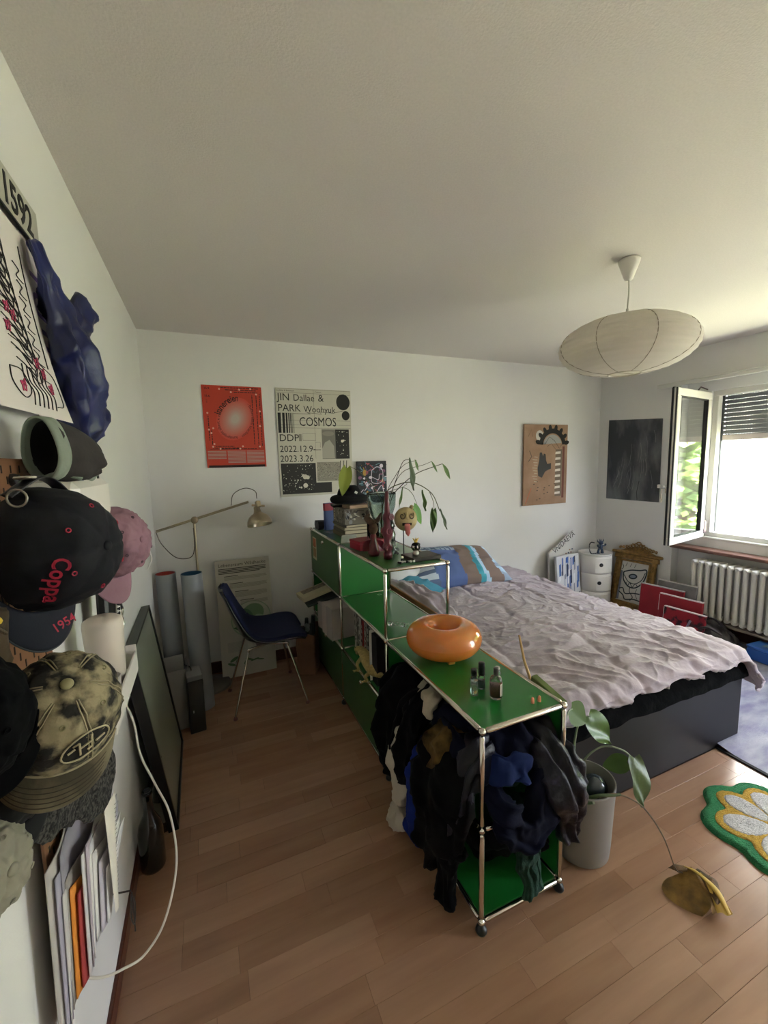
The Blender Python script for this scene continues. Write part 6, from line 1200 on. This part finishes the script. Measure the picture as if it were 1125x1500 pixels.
# black cap left of it
BC2 = mat('black_cotton', '040507', .95, spec=.15, bump=(120, .3, .003))
t, M, dm, br = cap('baseball_cap', 'plain black cap overlapping the denim cap from the left, only half in view', (.055, -.372, 1.295), (.3, -.3, -.9), (.25, -.93, .2), BC2, hgt=.055, rx=.072, ry=.085, brim_l=.03, crush=.004)
# cap with the dark brim at the bottom and grey-beige cap
t, M, dm, br = cap('baseball_cap', 'dark grey cap whose brim shows below the denim cap', (.045, -.275, 1.155), (-.05, -.35, -.9), (.35, -.8, .4), F('0a0a0d', .9), hgt=.04, rx=.072, ry=.085, brim_l=.05, crush=.003)
t, M, dm, br = cap('baseball_cap', 'grey-beige cap hanging lowest at the left edge, seen from its side', (.030, -.330, 1.055), (-.05, -.05, -1), (.9, -.5, .1), mat('greige_cotton', '8b8778', .9, noi=(6, .15), bump=(60, .4, .005)), hgt=.055, rx=.055, ry=.070, brim_l=.03, crush=.004)
# sage and dark cap on top of the container
SG2 = mat('sage_band', '8d988a', .85, bump=(160, .3, .003)); DKC = mat('charcoal_cap_cloth', '35302f', .9, noi=(9, .2), bump=(120, .3, .003))
sc = thing('sage_trimmed_cap', 'charcoal cap with sage green inner band lying on its side on the white container', 'cap', (.10, .10, 1.58), 'caps hanging on the left wall')
Zs = Vector((.62, .72, .02)).normalized(); Ys = Vector((.15, .1, -1)); Ys = (Ys-Zs*Ys.dot(Zs)).normalized(); Ms_ = frame((.070, -.005, 1.643), Ys.cross(Zs), Ys, Zs)
b = B(DKC, Ms_); b.grid(lambda u, v: V(.050*cos(2*pi*u)*cos(v*pi/2)**.75, .062*sin(2*pi*u)*cos(v*pi/2)**.75+.022*sin(v*pi/2), .006+.105*sin(v*pi/2))+V(1, 1, .5)*.012*v*nz((cos(2*pi*u), sin(2*pi*u), v*2), 2), 48, 16, cu=True); b.use(F('0f0d0d', .9)); b.grid(lambda u, v: V(.045*cos(2*pi*u)*cos(v*pi/2)**.75, .055*sin(2*pi*u)*cos(v*pi/2)**.75+.02*sin(v*pi/2), .004+.09*sin(v*pi/2)), 32, 10, cu=True); b.build('crown', sc)
b = B(SG2, Ms_); b.grid(lambda u, v: V((.052+.003*sin(6*pi*u))*cos(2*pi*u), .063*sin(2*pi*u), -.010+.024*v), 48, 4, cu=True); o = b.build('sage_band', sc); md = o.modifiers.new('s', 'SOLIDIFY'); md.thickness = .004
b = B(SG2); b.grid(lambda u, v: V(.04+.085*u*(1-.2*v), .0+.25*v, 1.583+.010*sin(u*pi)+.006*sin(v*8)), 12, 20); o = b.build('brim', sc); md = o.modifiers.new('s', 'SOLIDIFY'); md.thickness = .004
b = B(F('b4bccb', .6), Ms_)
def sgp(x, y): a = 1.9+x/.07; e = .55+y/.12; return V(.054*cos(a)*cos(e)**.75, .066*sin(a)*cos(e)**.75+.022*sin(e), .007+.109*sin(e))
for pts in ([(.0, .02), (.045, .035)], [(.0, .02), (.004, .0)], [(.018, .012), (.022, -.012)], [(.026, .014), (.034, -.012)], [(.034, .018), (.046, -.008)], [(.018, -.012), (.05, -.006)]): b.tube([sgp(*p) for p in pts], .0018, 5)
b.build('embroidery', sc)
# monogram hat, yellow and silver pens
mh = thing('monogram_hat', 'beige bucket hat with black GG monogram at the left edge', 'hat', (.06, -.35, 1.30)); MG = mat('monogram_canvas', 'a49c8c', .8, bump=(200, .2, .002)); 
def mgf(u, v): return V(.035+.025*sin(pi*u)+.006*sin(v*6+u*9), -.46+.20*u*(1-.25*v)+.02*sin(v*4), 1.30+.31*v)
b = B(MG); b.grid(mgf, 24, 24); b.build('cloth', mh)
b = B(PRINT)
for i in range(7):
    for j in range(7):
        u0, v0 = .08+i*.14, .05+j*.14
        for s_, dx in ((1, 0), (-1, .012)): b.text('G', .030, 0, 0, warp=lambda q: mgf(min(1, max(0, u0+(s_*q.x+dx)/.27)), min(1, max(0, v0+q.y/.37)))+V(.0012, -.0008, 0))
b.build('monogram', mh, kind='stuff')
b = B(F('8f2433', .6)); b.tube([(.085, -.445, 1.47), (.088, -.435, 1.42), (.085, -.425, 1.37)], .012, 8, flat=.4); b.build('red_ribbon', label='dark red ribbon at the left edge beside the monogram hat', cat='ribbon')
b = B(F('c9a82e', .5)); b.tube(catmull([(.13, -.50, 1.475), (.125, -.45, 1.445), (.118, -.41, 1.425)], 4), .0045, 8); b.build('yellow_cord', label='bright yellow cord at the left edge below the ribbon', cat='cord')
b = B(F('b5a98e', .25, metal=.8)); b.cyl((.128, -.455, 1.435), (.118, -.395, 1.405), .0035, .0025, 10); b.build('metal_pen', label='pale metal pen under the yellow cord', cat='pen')
b = B(mat('brown_suede', '4a3c2a', .95, noi=(20, .3))); cloth(b, [(.055, -.34, 1.40), (.06, -.33, 1.34), (.062, -.33, 1.28)], [.06, .07, .05], [.012, .016, .012], (0, 1, 0), (5, .2), 7); b.build('brown_cap_panel', label='brown suede cloth hanging under the monogram hat', cat='cloth')
wr = thing('slatted_rack', 'vertical brown wooden slats at the left edge behind the caps', 'rack', (.05, -.455, 1.15))
for k in range(3): b = B(PEG); b.box((.04, -.50+.045*k, 1.30), (.012, .014, .30), bev=.002); b.build('slat', wr)
# speckled knit scarf
KN = mat('speckled_knit', '4a4743', .95, noi=(150, .9, .45, .6), col2='0c0b0b', bump=(170, 1, .006)); ks = thing('speckled_knit_bag', 'black and grey speckled knitted bag hanging from a cord below the denim cap', 'bag', (.07, .0, .83))
b = B(KN); cloth(b, [(.070, -.28, 1.09), (.085, -.15, 1.03), (.100, -.03, .965), (.107, .06, .91)], [.05, .075, .082, .075], [.008, .012, .012, .008], (0, .35, 1), (5, .12), 3, 56, 10, .004); b.build('knit', ks)
b = B(BLACKP); b.tube(catmull([(.085, .02, 1.18), (.09, .10, 1.10), (.105, .13, 1.02), (.11, .13, .96)], 6), .0035, 7); b.build('cord', ks); b = B(BLACKP); b.ball((.11, .13, .955), .008, 8, 6); b.build('toggle', ks)
# papers in the paper bundle
random.seed(31); cols = ['b9b3ae', 'a7a3b4', 'c7c2c0', '8f8a94', '9d958f', 'd8862e', 'a23a3a', 'cfcccf', 'b0a4ae', 'dedbd8', 'c9c6ca', 'd9d6d3', 'bfb9c4', 'e0dddb']
nm = {5: 'orange', 6: 'dark red'}
tops = [.86, .84, .80, .88, .82, .80, .78, .86, .88, .84, .87, .85, .82, .80]
for k in range(14):
    x = .032+.0040*k; y0_ = -.165+.012*k; w_ = .19+.008*(k % 4); z1 = tops[k]-.008*k-.0; z0_ = .50+.006*k
    lab = 'orange folder among the papers in the paper bundle' if k == 5 else 'dark red folder edge next to the orange one in the paper bundle' if k == 6 else '%s sheet, %s from the wall in the papers low on the left' % (['beige-grey', 'grey-violet', 'off-white', 'dark grey', 'grey-brown', '', '', 'pale grey', 'mauve-grey', 'bright white', 'cool light grey', 'warm white', 'lilac-grey', 'brightest white'][k], ['first', 'second', 'third', 'fourth', 'fifth', '', '', 'eighth', 'ninth', 'tenth', 'eleventh', 'twelfth', 'thirteenth', 'outermost'][k])
    b = B(F(cols[k], .7)); c = .008
    b.grid(lambda u, v: V(x+.006*sin(u*5+k)+.004*v+.010*u*v*(k/14), y0_+w_*u*(.35+.65*min(1, v*1.6))+.02*v, z0_+(z1-z0_)*v-.04*u*(k % 3)*v), 8, 8); o = b.build('paper_sheet' if k not in (5, 6) else 'paper_folder', label=lab, cat='paper', group='papers in the paper bundle' if k not in (5, 6) else None); md = o.modifiers.new('s', 'SOLIDIFY'); md.thickness = .0022
b = B(F('d9d2c6', .7)); b.grid(lambda u, v: V(.100+.004*sin(u*4), .0+.125*u*(.3+.7*v), .585+.27*v-.05*u*v), 8, 8); o = b.build('printed_receipt', label='white dotted receipt at the front of the paper bundle', cat='paper')
b = B(F('77706a', .7))
for k in range(22): b.grid(lambda u, v: V(.1015, .012+.09*u*(.3+.7*k/22), .60+.011*k+.002*v-.05*u*k/22), 1, 1)
b.build('dotted_print', o)
po = thing('wire_loop', 'thin dark wire loop hanging at the front of the papers', 'wire', (.08, 0, .49)); b = B(F('3d3833', .4, metal=.5)); b.tube([(.026, .03, .62), (.128, .03, .60)], .002, 6)
b.tube(catmull([(.13, .02, .60), (.132, .035, .56), (.13, .02, .52), (.128, .005, .56), (.13, .025, .60), (.13, .02, .50)], 4), .0016, 5); b.build('wire', po)
# white cable
wc_ = B(F('d8d2c4', .5)); wc_.tube(catmull([(.05, .36, .945), (.055, .41, .925), (.07, .46, .86), (.085, .50, .76), (.105, .44, .68), (.15, .36, .62), (.19, .30, .55), (.205, .22, .455), (.17, .17, .34), (.115, .16, .27), (.07, .12, .30), (.05, .05, .38), (.045, -.04, .50), (.045, -.08, .58)], 10), .0032, 8); wc_.build('white_cable', label='white cable hanging in a long loop on the left wall', cat='cable')
